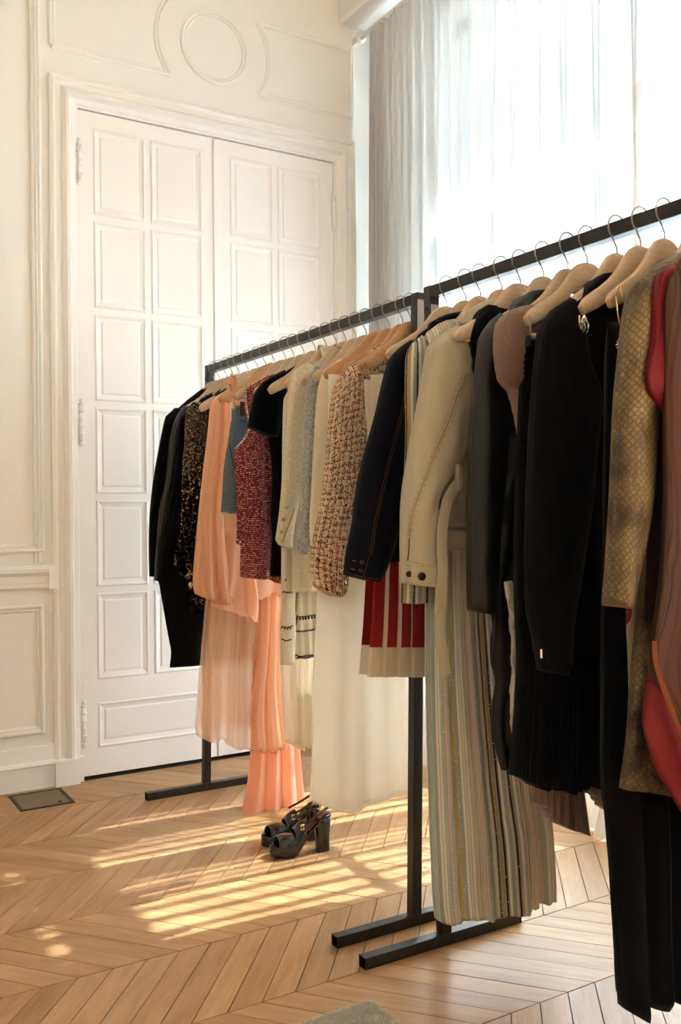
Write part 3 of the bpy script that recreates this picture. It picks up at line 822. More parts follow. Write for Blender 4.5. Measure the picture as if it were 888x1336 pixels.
M['kaftan_orange'] = cloth('orange_silk', '6a300a', .6, 1500, .08, sheen=0, spec=.25, var=.2)
n = N('floral_print'); nz = n.noise(n.uv(16, 10), 1.0, 2)
M['floral'] = n.pbr(n.ramp(nz, [(0, '35424e'), (.38, 'b9a98c'), (.55, 'c4b497'), (.62, '9c2f3c'), (.68, 'c89a3c'), (.72, 'b9a98c')], 'CONSTANT'), .7)
n = N('sequin_gold'); M['sq'] = []
for nm, c, r_, mt in (('black_sequin', '14130f', .22, .7), ('bronze_sequin', '7d6a45', .25, .9), ('gold_sequin', 'b59a62', .25, 1), ('navy_sequin', '1f2d66', .2, .9), ('silver_sequin', 'b9b6a8', .2, 1)):
    n = N(nm); M['sq'].append(n.pbr(c, r_, mt))

FS = [(3, .004, .5, .5, .2), (7, .002, 1, .8, .1)]
# 0 black velvet blazer
g, Y = garment(0, 'velvet_blazer', 'black velvet blazer at the far end of the rail, against the white door', 'blazer', 'jackets on the rails')
body_raw('body', M['velvet'], g, Y, [(226, 538), (222, 620), (220, 700), (221, 750)], [(245, 521), (262, 508), (270, 503)], cx=HX[0], thick=.04, folds=FS)
sheet('sleeve', M['velvet'], g, Y-.012, [(216, 543), (210, 572), (204, 604), (198, 645), (194.5, 690), (195, 752)], [(246, 532), (243, 600), (238, 680), (231, 752)], [(216, 543), (228, 532), (246, 524)], [(195, 752), (203, 752.5), (231, 751)], thick=.05, folds=[(1, .004, 0, 1, 0)])
cb = W(Y, [(262, 513), (268, 505), (275, 503)]); 
# 1 black satin shirt jacket
g, Y = garment(1, 'satin_shirt_jacket', 'black satin shirt jacket with faint pale seams, buttoned cuff beside the sequinned jacket', 'jacket', 'jackets on the rails')
body_raw('body', M['satin_b'], g, Y, [(242, 536), (236, 620), (231, 700), (229, 757)], [(258, 522), (268, 513), (276, 507), (284, 506)], cx=HX[1], thick=.035, folds=FS)
s_ = sheet('sleeve', M['satin_b'], g, Y-.012, [(233, 538), (226, 555), (221.5, 578), (216.5, 626), (208.5, 662), (205.5, 700), (203, 742)], [(252, 530), (247, 600), (240, 680), (222, 742)], [(233, 538), (240, 529), (252, 523)], [(203, 742), (222, 744)], thick=.05, folds=[(1.5, .005, 0, 1.4, .1)], crease=.007)
c_ = sheet('cuff', M['satin_b'], g, Y-.013, [(203.2, 740), (201.5, 757)], [(222, 741), (214, 760)], None, [(201.5, 757), (208, 759), (214, 760)], thick=.05, nu=16, nv=6, crease=0)
seam('seam', s_, [(233, 545), (225, 580), (219, 626), (212, 662), (208.5, 700)], M['tan_thread'], .0004, g, False)
# 2 long narrow black velvet dress
g, Y = garment(2, 'velvet_dress', 'long narrow black velvet dress showing its tapered skirt below the satin shirt jacket', 'dress')
body_raw('skirt', M['velvet'], g, Y, [(236, 545), (224, 640), (206, 740), (208, 765), (214, 800), (220, 834), (223, 850), (221, 871)], [(252, 528), (262, 520)], cx=HX[2]+.0, thick=.045, folds=[(4, .003, 0, .3, .2)], crease=.002)
# 3 sequin jacket
g, Y = garment(3, 'sequin_jacket', 'gold, navy and black sequinned jacket with petal-like paillettes at the hem', 'jacket', 'jackets on the rails')
sj = body_raw('body', M['velvet'], g, Y, [(252, 532), (250, 620), (248, 700), (248, 775), (250, 796)], [(262, 520), (276, 512)], cx=HX[3], thick=.04, folds=FS)
ss_ = sheet('sleeve', M['velvet'], g, Y-.014, [(243, 536), (241.8, 555), (241, 585), (239, 601), (237.5, 676), (236, 697), (229, 735)], [(268, 530), (270, 600), (268, 680), (262, 750)], [(243, 536), (252, 524), (268, 518)], [(229, 735), (240, 752), (262, 752)], thick=.05, crease=.004)
def sequins(o, par, cnt, name, r0, r1, tmin=0, tmax=1, smin=0, smax=1, tilt=.5, w_=None):
    nu, nv = o['_front']; base = wloc(o); vs = o.data.vertices
    V = []; F = []; fm = []
    for k in range(cnt):
        t = tmin+(tmax-tmin)*rnd.random(); s = smin+(smax-smin)*rnd.random()
        i = min(nu-1, int(s*nu)); j = min(nv-1, int(t*nv)); a = j*(nu+1)+i
        p = vs[a].co.lerp(vs[a+1].co, rnd.random()).lerp(vs[a+nu+1].co.lerp(vs[a+nu+2].co, rnd.random()), rnd.random())+base
        e = (vs[a+1].co-vs[a].co).normalized(); dn = (vs[a+nu+1].co-vs[a].co).normalized(); n_ = dn.cross(e).normalized()
        if n_.y > 0: n_ = -n_
        r = (r0+(r1-r0)*t**2.2)*rnd.uniform(.8, 1.2)
        n2 = (n_+Vector((rnd.gauss(0, tilt), rnd.gauss(0, tilt*.5), rnd.gauss(0, tilt)+.3*t))).normalized()
        a1 = n2.cross(Vector((0, 0, 1))).normalized(); a2 = a1.cross(n2)
        c = p+n_*(.0015+r*.35*rnd.random()); K = 6 if r < .004 else 9; b0 = len(V)
        V.append(tuple(c-n2*r*.25))
        for q in range(K):
            th = 2*PI*q/K; V.append(tuple(c+a1*r*math.cos(th)+a2*r*math.sin(th)*(1.25 if r > .005 else 1)))
        w = rnd.choices(range(5), w_ or (34, 26, 16, 10, 9) if r < .005 else (58, 22, 8, 9, 3))[0]
        for q in range(K): F.append((b0, b0+1+q, b0+1+(q+1) % K)); fm.append(w)
    o2 = link(name, V, F, None, par, False, None, M['sq'], fm); o2['kind'] = 'stuff'; return o2
sequins(ss_, g, 3400, 'sequins', .0020, .0115, 0, 1)
sequins(ss_, g, 2600, 'sequins', .0017, .0022, 0, .45, w_=(14, 26, 24, 8, 28)); sequins(sj, g, 1200, 'sequins', .0017, .0022, 0, .45, 0, .62, w_=(14, 26, 24, 8, 28))
sequins(sj, g, 1800, 'sequins', .0020, .0125, 0, 1, 0, .62)
# 4 black camisole
g, Y = garment(4, 'camisole', 'black satin camisole whose strap lies over the hanger beside the peach bow', 'top')
sheet('body', M['satin_b'], g, Y, [(277, 516), (279, 560), (280, 660)], [(301, 506), (320, 560), (322, 660)], [(277, 516), (284, 510), (293, 504), (301, 502)], None, thick=.03, nu=20, nv=20)
# 5 peach blouse
HY.append(3.112); HX.append(XF)
g, Y = garment(6, 'chiffon_blouse', 'peach chiffon blouse with long gathered sleeve and bow at the neck', 'blouse')
FP = [(2, .006, .3, .5, .05), (5, .003, 1, .6, .1), (11, .0012, 2, .4, 0)]
body_raw('body', M['peach'], g, Y, [(284, 524), (284, 620), (279, 700), (275, 782)], [(290, 514), (302, 506)], cx=HX[6], thick=.035, folds=FP, crease=.008, hem=.01)
sheet('drape', M['peach'], g, Y-.02, [(288, 690), (284, 740), (276, 778), (274.5, 791)], [(326, 690), (331, 750), (335, 785), (333, 812)], None, [(274.5, 791), (291, 796), (306, 800), (318, 804), (327, 803), (333, 812)], thick=.045, folds=[(1.4, .010, 2.2, .5, .1), (3, .005, 0, .9, .2)], crease=.007)
s_ = sheet('sleeve', M['peach'], g, Y-.03, [(276, 524), (274, 545), (271.5, 571), (267.5, 605), (262.5, 650), (258, 698), (255, 734), (253.5, 760), (256, 774.6)], [(303, 518), (303, 560), (298, 610), (292, 650), (292, 693), (298, 741), (305, 785)], [(276, 524), (282, 517), (290, 512), (303, 508)], [(256, 774.6), (262, 777), (268.4, 780), (282, 784), (296, 788), (305, 785)], thick=.05, folds=[(2.2, .010, .3, .5, .0), (5, .005, 1, .7, .0), (11, .0008, 2, .4, 0)], crease=.004, nu=60)
b = MB()
for k in range(9):
    a = rnd.uniform(0, PI); cx_, cz_ = 304+rnd.uniform(-7, 7), 499+rnd.uniform(-6, 8); q = at(cx_, cz_, Y=Y-.03)
    P = [q+Vector((rnd.uniform(-.012, .012), rnd.uniform(-.01, .01), rnd.uniform(-.015, .015))) for _ in range(4)]
    Q = [Vector((p.x, p.y, p.z)) for p in P]; pts = []
    for i in range(12):
        t = i/11*3; k_ = min(2, int(t)); pts.append(Q[k_].lerp(Q[k_+1], t-k_))
    b.tube(pts, .0065, 8, flat=.5)
b.obj('bow', M['peach'], g, True)
b = MB()
for k in range(3):
    P = [on_cloth(s_, u, v+k*2.2, .0012) for u, v in ((256, 772), (262, 775), (269, 778), (276, 780.5), (284, 782))]
    P = [p for p in P if p is not None]
    if len(P) > 2: b.tube(P, .0012, 6)
if b.V: b.obj('cuff_gathering', M['salmon'], g, True)
sheet('cuff_frill', M['peach'], g, Y-.034, [(276, 776), (279, 787)], [(303, 776), (306, 786)], None, [(279, 787), (288, 789), (298, 789), (306, 786)], thick=.03, nu=50, nv=12, folds=[(4, .004, 0, .5, 0), (9, .002, 0, .3, 0)], crease=.003)
# 6 sheer peach dress
g, Y = garment(5, 'chiffon_dress', 'long sheer peach chiffon dress with a curling lettuce hem over the rack foot', 'dress', 'long dresses on the far rail')
sheet('skirt', M['peach_sheer'], g, Y, [(290, 540), (284, 650), (275, 740), (269, 796), (262.5, 875), (258, 930), (257, 952)], [(400, 540), (380, 650), (372, 740), (368, 800), (368, 875), (374, 930), (376, 974)], None,
      [(257, 952), (259, 960), (268, 965), (276, 965), (284, 961), (292, 963), (299, 971), (308, 975), (328, 976.5), (340, 980), (352.6, 981), (358, 977), (376, 974)], thick=.06, nu=130, nv=70, folds=[(3, .010, 1, .35, .25), (7, .005, .4, .5, .3), (17, .002, 0, .3, .3)], crease=.006, hem=.004, flare=.3)
sheet('underskirt', M['peach_sheer'], g, Y+.004, [(296, 560), (285, 700), (270, 840), (262, 945)], [(345, 560), (345, 700), (340, 840), (330, 950)], None, [(262, 945), (276, 949), (286, 945), (300, 948), (330, 950)], thick=.03, nu=60, nv=40, folds=[(4, .004, 1, .35, .25)], crease=.004, hem=.003)
sheet('overlay', M['peach'], g, Y-.046, [(336, 745), (340, 800), (334, 870), (326, 930), (328, 976)], [(366, 745), (366, 820), (367, 900), (376, 974)], None, [(328, 976), (340, 979), (352, 981), (364, 975), (376, 973)], thick=.02, nu=50, nv=40, folds=[(2.4, .007, 1, .3, 0), (5, .003, 0, .3, .1)], crease=.003, hem=.003)
# 7 salmon gown
g, Y = garment(35, 'satin_gown', 'salmon satin gown whose flared hem almost touches the floor behind the shoes', 'gown', 'long dresses on the far rail')
sheet('skirt', M['salmon'], g, Y, [(330, 560), (333, 760), (330, 900), (327, 985), (321.5, 1035), (313.6, 1066)], [(384, 560), (384, 760), (386, 900), (389, 977), (395, 1042), (398, 1062)], None,
      [(313.6, 1066), (322, 1069), (330, 1072.5), (337, 1074.6), (350, 1077), (359, 1077), (370, 1072), (386, 1068), (398, 1062)], thick=.055, nu=110, nv=60, folds=[(3.3, .016, 2.1, .12, .3), (7, .004, .4, .2, .3)], crease=.002, flare=.5, hem=.002)
# 8 denim skirt
g, Y = garment(8, 'denim_skirt', 'faded blue denim skirt with frayed hem hanging from silver clips', 'skirt')
dk = sheet('skirt', M['denim'], g, Y-.02, [(302, 547), (300, 556), (297.4, 574), (292, 608), (289.7, 645), (287.7, 669.4)], [(360, 547), (364, 560), (372, 600), (384, 669)], None, [(287.7, 669.4), (310, 671), (384, 671)], thick=.02, crease=.003)
wb = sheet('waistband', M['denim'], g, Y-.022, [(302, 532.7), (302, 548)], [(360, 534), (360, 549)], None, None, thick=.026, nu=20, nv=8, crease=0)
for x_ in (309.5, 345):
    q = at(x_, 532, Y=Y-.0375); q2 = at(x_, 554, Y=Y-.0375)
    MB().box((q.x-.006, q.y-.002, q2.z), (q.x+.006, q.y+.003, q.z)).obj('belt_loop', M['denim'], g)
pk = [(297, 576), (309, 574), (317, 590), (314, 625), (306, 612), (301, 590), (298, 576)]
seam('pocket_stitching', dk, [(297.5, 576), (303, 575), (309, 574.5)], M['orange_thread'], .0009, g, False)
seam('pocket_stitching', dk, [(299, 579), (302, 595), (306, 612), (310, 622)], M['navy'], .0012, g, False)
seam('hem_stitching', wb, [(302, 546), (320, 546.5)], M['tan_thread'], .0006, g)
b = MB()
for k in range(150):
    u = rnd.uniform(287.5, 330); q = at(u, 669.5, Y=Y-.026); d = Vector((rnd.uniform(-.012, .012), rnd.uniform(-.004, .004), -rnd.uniform(.006, .02)))
    b.tube([q+Vector((0, 0, .004)), q+d*.6, q+d+Vector((rnd.uniform(-.004, .004), 0, 0))], .0005, 4)
o = b.obj('frayed_threads', M['ivory_cotton'], g); o['kind'] = 'stuff'
def clip(u, v, Yc, par, sc_=1.0):
    q = at(u, v, Y=Yc); b = MB()
    b.tube([q+Vector((0, 0, .028*sc_)), q+Vector((0, -.002, .004)), q+Vector((0, -.003, -.006*sc_)), q+Vector((.012*sc_, -.003, -.011*sc_)), q+Vector((.026*sc_, -.003, -.011*sc_)), q+Vector((.03*sc_, -.002, .004))], .0014*sc_, 8)
    b.box((q.x+.004*sc_, q.y-.005, q.z-.014*sc_), (q.x+.028*sc_, q.y+.004, q.z-.004*sc_))
    return b.obj('metal_clip', M['chrome'], par, True)
clip(305.5, 527, Y-.035, g); clip(345, 528, Y-.035, g)
q = at(316, 531, Y=Y-.045); b = MB().box((q.x-.0085, q.y-.003, q.z-.030), (q.x+.0085, q.y+.001, q.z+.018)); o = b.obj('leather_tab', M['leather_tag'], g); bevel(o, .002)
# 9/10 red tweed waistcoat
g, Y = garment(10, 'tweed_waistcoat', 'red tweed waistcoat edged with pearls round neck and armhole', 'waistcoat')
Y = Y+.02
rv = sheet('body', M['red_tweed'], g, Y, [(318, 508), (320, 528), (323, 548), (324, 560), (317, 573), (306, 585), (306, 600), (308, 640), (309.5, 684), (314, 715), (313.6, 753)], [(392, 500), (392, 560), (398, 640), (396, 753)], [(318, 508), (332, 499), (348, 490), (362, 485), (392, 482)], [(313.6, 753), (337, 755.7), (352, 755), (362, 761), (396, 761)], thick=.045, nu=60, nv=90, folds=[(2.2, .008, 1.5, .3, .1), (5, .003, .3, .4, .1)], crease=.003, smooth_lr=False)
fl_ = sheet('lapel', M['red_tweed'], g, Y-.03, [(309, 640), (309, 684), (308, 709)], [(322, 640), (320, 684), (317, 712)], None, None, thick=.012, nu=12, nv=16, crease=.001)
def pearls(o, pts, par, r=.0034, step=3.2, name='pearl_trim', mat=None):
    P = resample([Vector(p) for p in pts], max(2, int(sum((Vector(b_)-Vector(a)).length for a, b_ in zip(pts, pts[1:]))/step)))
    b = MB()
    for k, p in enumerate(P):
        q = on_cloth(o, p.x+.8, p.y, r*.5)
        if q is not None: b.ball(q, r*(1 if k % 2 else .8), 8)
    return b.obj(name, mat or M['pearl'], par, True) if b.V else None
pearls(rv, [(319, 508), (321, 528), (324, 548), (325, 560), (318, 573), (307, 585)], g)
pearls(rv, [(331, 500), (345, 492), (360, 486)], g, .0025)
pearls(fl_, [(309, 704), (316, 710)], g, .0035)
# 11 black top
g, Y = garment(11, 'jumper', 'black short-sleeved jumper overlapping the red tweed waistcoat', 'jumper')
body_raw('body', M['wool'], g, Y, [(352, 520), (350, 567), (355, 614), (353, 671), (355, 700), (352, 751.7)], [(360, 492), (376, 480), (388, 473), (400, 470)], cx=HX[11], thick=.045, folds=FS, crease=.003)
sheet('sleeve', M['wool'], g, Y-.022, [(342, 500), (333, 513), (328, 534), (323.5, 556)], [(372, 482), (372, 520), (362, 570)], [(342, 500), (352, 491.5), (372, 481)], [(323.5, 556), (336, 561), (349.5, 568), (362, 572)], thick=.055, nu=30, nv=30, crease=.002)
# 12 ivory knit dress
g, Y = garment(12, 'knit_dress', 'ivory knitted dress with black braided bands below the cream tweed jacket', 'dress')
kb = body_raw('body', M['ivory_knit'], g, Y, [(382, 520), (380, 650), (379, 760), (380, 830), (382, 860)], [(392, 500), (405, 488)], cx=HX[12], thick=.03, folds=[(6, .003, 0, .2, .2)], crease=.002, nu=60)
ks = sheet('sleeve', M['ivory_knit'], g, Y-.03, [(370, 520), (368, 650), (367.5, 773), (365.4, 819), (366, 867.5)], [(392, 520), (388, 650), (384, 773), (385, 820), (383, 866)], [(370, 520), (376, 508), (392, 504)], [(366, 867.5), (375, 867), (383, 865)], thick=.03, nu=24, nv=60, crease=.003)
def braid(o, pts, par, amp=1.6, r=.0017, loops=None):
    P = resample(smoothc([Vector(p) for p in pts], 6), int(sum((Vector(b_)-Vector(a)).length for a, b_ in zip(pts, pts[1:]))/.55)); Q = []
    for k, p in enumerate(P):
        th = k*.9; q = on_cloth(o, p.x+amp*.6*math.cos(th), p.y+amp*math.sin(th), .0015)
        if q is not None: Q.append(q)
    if len(Q) > 2: return MB().tube(Q, r, 6).obj('black_braid', M['black_thread'], par, True)
braid(ks, [(368.5, 772), (376, 773.5), (383, 772)], g, .8); braid(ks, [(371, 757), (374, 757)], g, 1.4)
braid(ks, [(366.5, 818), (374, 820), (381, 818)], g, 1.7); braid(ks, [(367, 833), (373, 836), (380, 834)], g, .5)
braid(kb, [(386, 807), (398, 806), (412, 804)], g, 2.3); braid(kb, [(384, 824), (398, 823.5), (412, 821)], g, .9); braid(kb, [(385, 818), (387, 811), (388, 803)], g, .8)
braid(kb, [(385, 854), (398, 859), (412, 854)], g, .7); braid(kb, [(386, 859), (398, 856), (412, 855)], g, 1.1)
b = MB(); Yt = Y-.034
q1 = at(388, 770, Y=Yt); q2 = at(384, 812, Y=Yt); b.tube([q1, q1.lerp(q2, .5)+Vector((-.002, -.004, 0)), q2], .004, 8, flat=.3); b.obj('ribbon_tie', M['tan_thread'], g, True)
# 10 ivory chiffon dress (long)
g, Y = garment(9, 'ivory_chiffon_dress', 'long ivory chiffon dress with ruffled hem between the peach dress and the white crepe', 'dress', 'long dresses on the far rail')
sheet('skirt', M['ivory_chiffon'], g, Y, [(384, 560), (376, 700), (370, 830), (368, 875), (371, 930), (374, 970)], [(440, 560), (436, 700), (424, 830), (412, 975)], None, [(374, 970), (382, 966), (389, 974), (398, 970), (412, 976)], thick=.06, nu=90, nv=60, folds=[(4, .009, 1, .3, .2), (9, .004, .4, .3, .2), (22, .002, 0, .3, .6)], crease=.004, hem=.006, flare=.3)
sheet('ruffle', M['ivory_chiffon'], g, Y-.028, [(388, 905), (386, 974)], [(418, 905), (418, 978)], None, [(386, 974), (396, 972), (407, 977), (418, 976)], thick=.03, nu=60, nv=24, folds=[(5, .006, 0, .6, 0), (12, .003, 1, .8, 0)], crease=.008, cs=(40, 40), hem=.003)
# 13 cream tweed jacket
g, Y = garment(13, 'tweed_jacket', 'cream tweed jacket with three brass buttons on the cuff', 'jacket', 'jackets on the rails')
body_raw('body', M['cream_tweed'], g, Y, [(392, 490), (386, 600), (382, 680), (380, 730), (380.7, 773)], [(400, 474), (416, 466), (430, 455), (438, 452)], cx=HX[13], thick=.04, folds=FS, crease=.003)
cs_ = sheet('sleeve', M['cream_tweed'], g, Y-.02, [(380.5, 488), (376.5, 510), (372.4, 561), (370, 590), (369, 623), (366, 668), (361.5, 702)], [(414, 480), (408, 520), (399, 585), (394, 642), (386, 668), (381, 695), (379.7, 716)], [(380.5, 488), (385, 482.5), (400, 473), (414, 468)], [(361.5, 702), (367.6, 711), (379.7, 716)], thick=.05, nu=40, nv=90, crease=.005)
for u, v in ((373.6, 662), (369.4, 677.7), (367.2, 694)): button(cs_, u, v, .0056, M['brass'], g)
seam('cuff_vent', cs_, [(384, 664), (379, 678), (373, 694), (368, 708)], M['tan_thread'], .0014, g, False)
cl = sheet('collar', M['cream_tweed'], g, Y-.012, [(430, 455), (424, 466)], [(468, 452), (468, 470)], [(430, 455), (441, 450), (455, 450), (468, 452)], None, thick=.05, nu=20, nv=8, crease=.001)
# 15 blue tweed
g, Y = garment(15, 'boucle_jacket', 'pale blue and yellow tweed jacket between the cream tweed and the cream satin blouse', 'jacket', 'jackets on the rails')
body_raw('body', M['blue_tweed'], g, Y, [(416, 490), (410, 580), (406, 660), (404, 720)], [(432, 468), (446, 459), (457, 453), (466, 452)], cx=HX[15], thick=.035, folds=FS, crease=.003)
sheet('sleeve', M['blue_tweed'], g, Y-.018, [(403.5, 488), (400.5, 506), (399.7, 540), (396.8, 600), (395.6, 617), (392.4, 665), (389.3, 721)], [(430, 478), (424, 500), (415, 560), (409.6, 600), (406, 675), (402, 706), (398.5, 723)], [(403.5, 488), (411.5, 476), (430, 464)], [(389.3, 721), (394, 723.5), (398.5, 723)], thick=.045, nu=30, nv=80, crease=.003)
# 17 cream satin blouse
g, Y = garment(17, 'satin_blouse', 'cream satin blouse hanging smooth between the blue tweed and the red tweed jackets', 'blouse')
body_raw('body', M['ivory_satin'], g, Y, [(428, 482), (424, 560), (420, 660), (418, 760)], [(440, 472), (462, 458)], cx=HX[17], thick=.03, folds=FS)
sheet('sleeve', M['ivory_satin'], g, Y-.018, [(427, 479), (419.4, 493), (414, 518), (411.5, 540), (409, 595), (407, 640), (405.8, 675), (407.7, 712)], [(464, 468), (452, 500), (440, 560), (430, 640), (424, 712)], [(427, 479), (442, 469), (464, 457)], None, thick=.045, nu=40, nv=80, folds=[(1.3, .006, 1, .8, .0)], crease=.008, cs=(16, 9))
# 18 white fringed crepe
g, Y = garment(18, 'crepe_shawl', 'long white fringed crepe folded over a trouser bar, its hem beside the sandals', 'shawl')
sheet('folded_top', M['crepe'], g, Y-.012, [(428, 488), (428, 540), (424, 700), (418, 790)], [(470, 490), (480, 560), (480, 790)], None, None, thick=.02, nu=30, nv=30, folds=[(1.5, .004, 0, .5, 0)])
cp_ = sheet('cloth', M['crepe'], g, Y-.005, [(432, 560), (420, 700), (414, 776), (412.6, 815), (409, 883), (407.6, 984), (404, 1044)], [(520, 560), (524, 700), (530, 776), (534, 880), (540, 980), (545, 1020)], None,
      [(404, 1044), (420, 1049), (441, 1055.7), (456, 1054), (475, 1047), (490, 1040), (508, 1031), (532, 1024), (545, 1020)], thick=.07, nu=110, nv=80, folds=[(1.6, .012, 2.9, .15, .1), (4.3, .006, 1, .3, .1)], crease=.005, cs=(9, 2.5), flare=.2)
b = MB()
hl = [Vector(p) for p in [(404, 1044), (420, 1049), (441, 1055.7), (456, 1054), (475, 1047), (490, 1040), (508, 1031), (532, 1024), (545, 1020)]]
for p in resample(hl, 260):
    q = at(p.x, p.y-1.2, Y=Y-.03+rnd.uniform(-.012, .005)); d = Vector((rnd.uniform(-.006, .006), rnd.uniform(-.003, .003), -rnd.uniform(.005, .016)*(1.3 if 490 < p.x < 530 else .7)))
    b.tube([q, q+d*.5+Vector((rnd.uniform(-.002, .002), 0, 0)), q+d], .0006, 4)
o = b.obj('fringe', M['crepe'], g); o['kind'] = 'stuff'
# 19 red multi tweed
g, Y = garment(19, 'sparkly_tweed_jacket', 'red, black and cream basketweave tweed jacket with glittering threads and balloon sleeve', 'jacket', 'jackets on the rails')
body_raw('body', M['multi_tweed'], g, Y, [(452, 490), (446, 580), (444, 660), (446, 730)], [(468, 471), (484, 458), (492, 450), (504, 446)], cx=HX[19], thick=.035, crease=.003)
ms_ = sheet('sleeve', M['multi_tweed'], g, Y-.022, [(441.5, 499), (435, 515), (432, 537), (428, 572), (427, 590), (425, 614), (421, 649), (416, 675), (411, 698), (407, 725), (406.7, 744.6), (410.3, 764)], [(482, 480), (484, 505), (480, 572), (471, 640), (462, 674), (456, 712), (453, 740), (450, 764)], [(441.5, 499), (447.8, 483.6), (468, 470), (482, 462)], [(410.3, 764), (418.6, 769), (428, 774), (437.5, 779), (444, 773), (450, 764)], thick=.06, nu=60, nv=110, folds=[(1.2, .004, 1, .5, .3), (9, .003, 1, .3, .85)], crease=.004)
sequins(ms_, g, 160, 'metallic_flecks', .002, .0045, .0, 1, .05, .95, .5).data.materials[0] = M['sq'][4]
sheet('collar', M['multi_tweed'], g, Y-.016, [(484, 455), (480, 470)], [(524, 446), (524, 470)], [(484, 455), (492, 449), (498, 446.5), (508, 445), (524, 446)], None, thick=.05, nu=20, nv=8, crease=.002)
# 20 folded ivory trousers
g, Y = garment(20, 'folded_trousers', 'ivory trousers folded over a trouser bar beside the navy denim jacket', 'trousers')
sheet('back_leg', M['ivory_cotton'], g, Y+.006, [(474.6, 494.7), (476, 531), (479.4, 572), (482, 640), (484, 700)], [(540, 500), (540, 572), (540, 700)], None, None, thick=.014, nu=24, nv=30, folds=[(4, .003, 0, .3, .0)], crease=.003)
sheet('front_leg', M['ivory_cotton'], g, Y-.012, [(483, 489), (484, 520), (486, 560), (488, 680)], [(540, 486), (540, 560), (540, 680)], None, None, thick=.02, nu=24, nv=30, folds=[(2, .003, 0, .3, .0)], crease=.003)
# 22 red pleated skirt (first hanger of the near rack)
g, Y = garment(22, 'pleated_skirt', 'red and white knife-pleated skirt with a cream border, under the navy denim jacket', 'skirt')
def pleated(par, Y, L, R, zt, zb, npl, mats, depth=.012):
    """knife pleats: alternating wide panel and narrow return"""
    V = []; F = []; fm = []; uv = []
    L = resample(smoothc(W(Y, L), 4), 30); R = resample(smoothc(W(Y, R), 4), 30)
    prof = []
    for k in range(npl):
        s0 = k/npl; w = 1/npl
        prof += [(s0, 0, 0), (s0+w*.10, -depth*.8, 0), (s0+w*.86, -depth*.25, 1), (s0+w*.90, depth*.6, 2), (s0+w*.72, depth*.8, 3)]
    for side in (0, 1):
        for j in range(31):
            t = j/30
            for k, (s, d, m_) in enumerate(prof):
                p = L[j]*(1-s)+R[j]*s; dd = d*(.35+.65*t); V.append((p.x, Y+side*.035+dd*(1-2*side), p.y)); uv.append((s*.4, -t*.6))
    n1 = 31*len(prof); q = len(prof)
    for side in (0, 1):
        for j in range(30):
            for i in range(q-1):
                a = side*n1+j*q+i; F.append((a, a+q, a+q+1, a+1)); z = j/30
                red = (i % 5) == 1 or ((i % 5) == 0 and (i//5) % 3 == 0)
                fm.append(0 if red and z < .80 else 1)
    o = link('skirt', V, F, None, par, False, uv, mats, fm)
    return o
pleated(g, Y, [(492, 690), (489, 730), (487, 760), (484, 812), (481, 853), (478.8, 883)], [(640, 690), (648, 760), (655, 830), (658, 884)], 0, 0, 10, [M['pleat_red'], M['pleat_cream']], .010)
# 23 navy denim jacket
g, Y = garment(23, 'denim_jacket', 'dark navy denim jacket with tan stitching and two cuff buttons beside the uprights', 'jacket', 'jackets on the rails')
nb = body_raw('body', M['navy'], g, Y, [(530, 460), (516, 580), (510, 680), (508, 733)], [(546, 436), (560, 426), (572, 418), (584, 411)], cx=HX[23], thick=.045, folds=FS)
ns = sheet('sleeve', M['navy'], g, Y-.02, [(516, 459), (509.5, 471), (503, 492), (496, 520), (488.6, 549), (475, 597), (465, 648), (461.6, 678), (454, 716), (449.8, 750)], [(556, 445), (548, 500), (538, 580), (528, 640), (515.5, 704), (501, 744.6), (494, 759)], [(516, 459), (524, 451), (535, 443.5), (556, 431)], [(449.8, 750), (470, 755), (482, 758), (494, 759)], thick=.06, nu=44, nv=100, crease=.005)
nc = sheet('collar', M['navy'], g, Y-.014, [(562, 420), (556, 436)], [(640, 408), (646, 436)], [(562, 420), (574, 413), (586, 408.5), (600, 406), (640, 408)], None, thick=.06, nu=24, nv=8, crease=.001)
seam('sleeve_seam', ns, [(529, 505), (522, 540), (512, 580), (502, 620), (494, 655), (487, 690), (482, 724)], M['orange_thread'], .0003, g, False)
seam('sleeve_seam', ns, [(532, 505), (525, 540), (515, 580), (505, 620), (497, 655), (490, 690), (485, 724)], M['orange_thread'], .0003, g, False)
seam('collar_stitching', nc, [(569, 419), (577, 417.5), (586, 418), (594, 421)], M['tan_thread'], .0003, g, False)
seam('cuff_stitching', ns, [(451, 746.5), (466, 751), (480, 754), (493, 755.5)], M['orange_thread'], .0003, g, False)
seam('cuff_stitching', ns, [(482, 724), (478, 738), (474, 752)], M['orange_thread'], .0003, g, False)
for u, v in ((472.5, 733.5), (470.5, 744.6)):
    button(ns, u, v, .0052, M['dark_metal'], g); seam('buttonhole', ns, [(u-13, v-2.4), (u-8, v-1.2)], M['orange_thread'], .0011, g, False)
# 24 long striped knit dress
g, Y = garment(24, 'striped_knit_dress', 'long striped glitter-knit dress falling to the rack foot, wrinkled at the hem', 'dress')
FST = [(3, .007, 0, .15, .05), (9, .0055, 1, .12, .1), (21, .0022, 0, .1, .1)]
body_raw('bodice', M['striped'], g, Y, [(548, 448), (552, 560), (562, 660), (564, 760)], [(556, 434), (572, 422), (582, 418), (592, 416)], cx=HX[24], thick=.04, crease=.002, nu=60, folds=[(9, .002, 1, .12, .1)])
sheet('sleeve', M['striped'], g, Y-.02, [(536, 449), (531.5, 461), (530, 474), (529.5, 516), (530, 560), (528, 640), (526, 720), (524, 787)], [(560, 446), (562, 500), (563, 600), (562, 700), (560, 785)], [(536, 449), (550.5, 437), (560, 430)], [(524, 787), (540, 787.5), (559, 785)], thick=.035, nu=40, nv=80, crease=.002, folds=[(3, .0015, 1, .12, 0)])
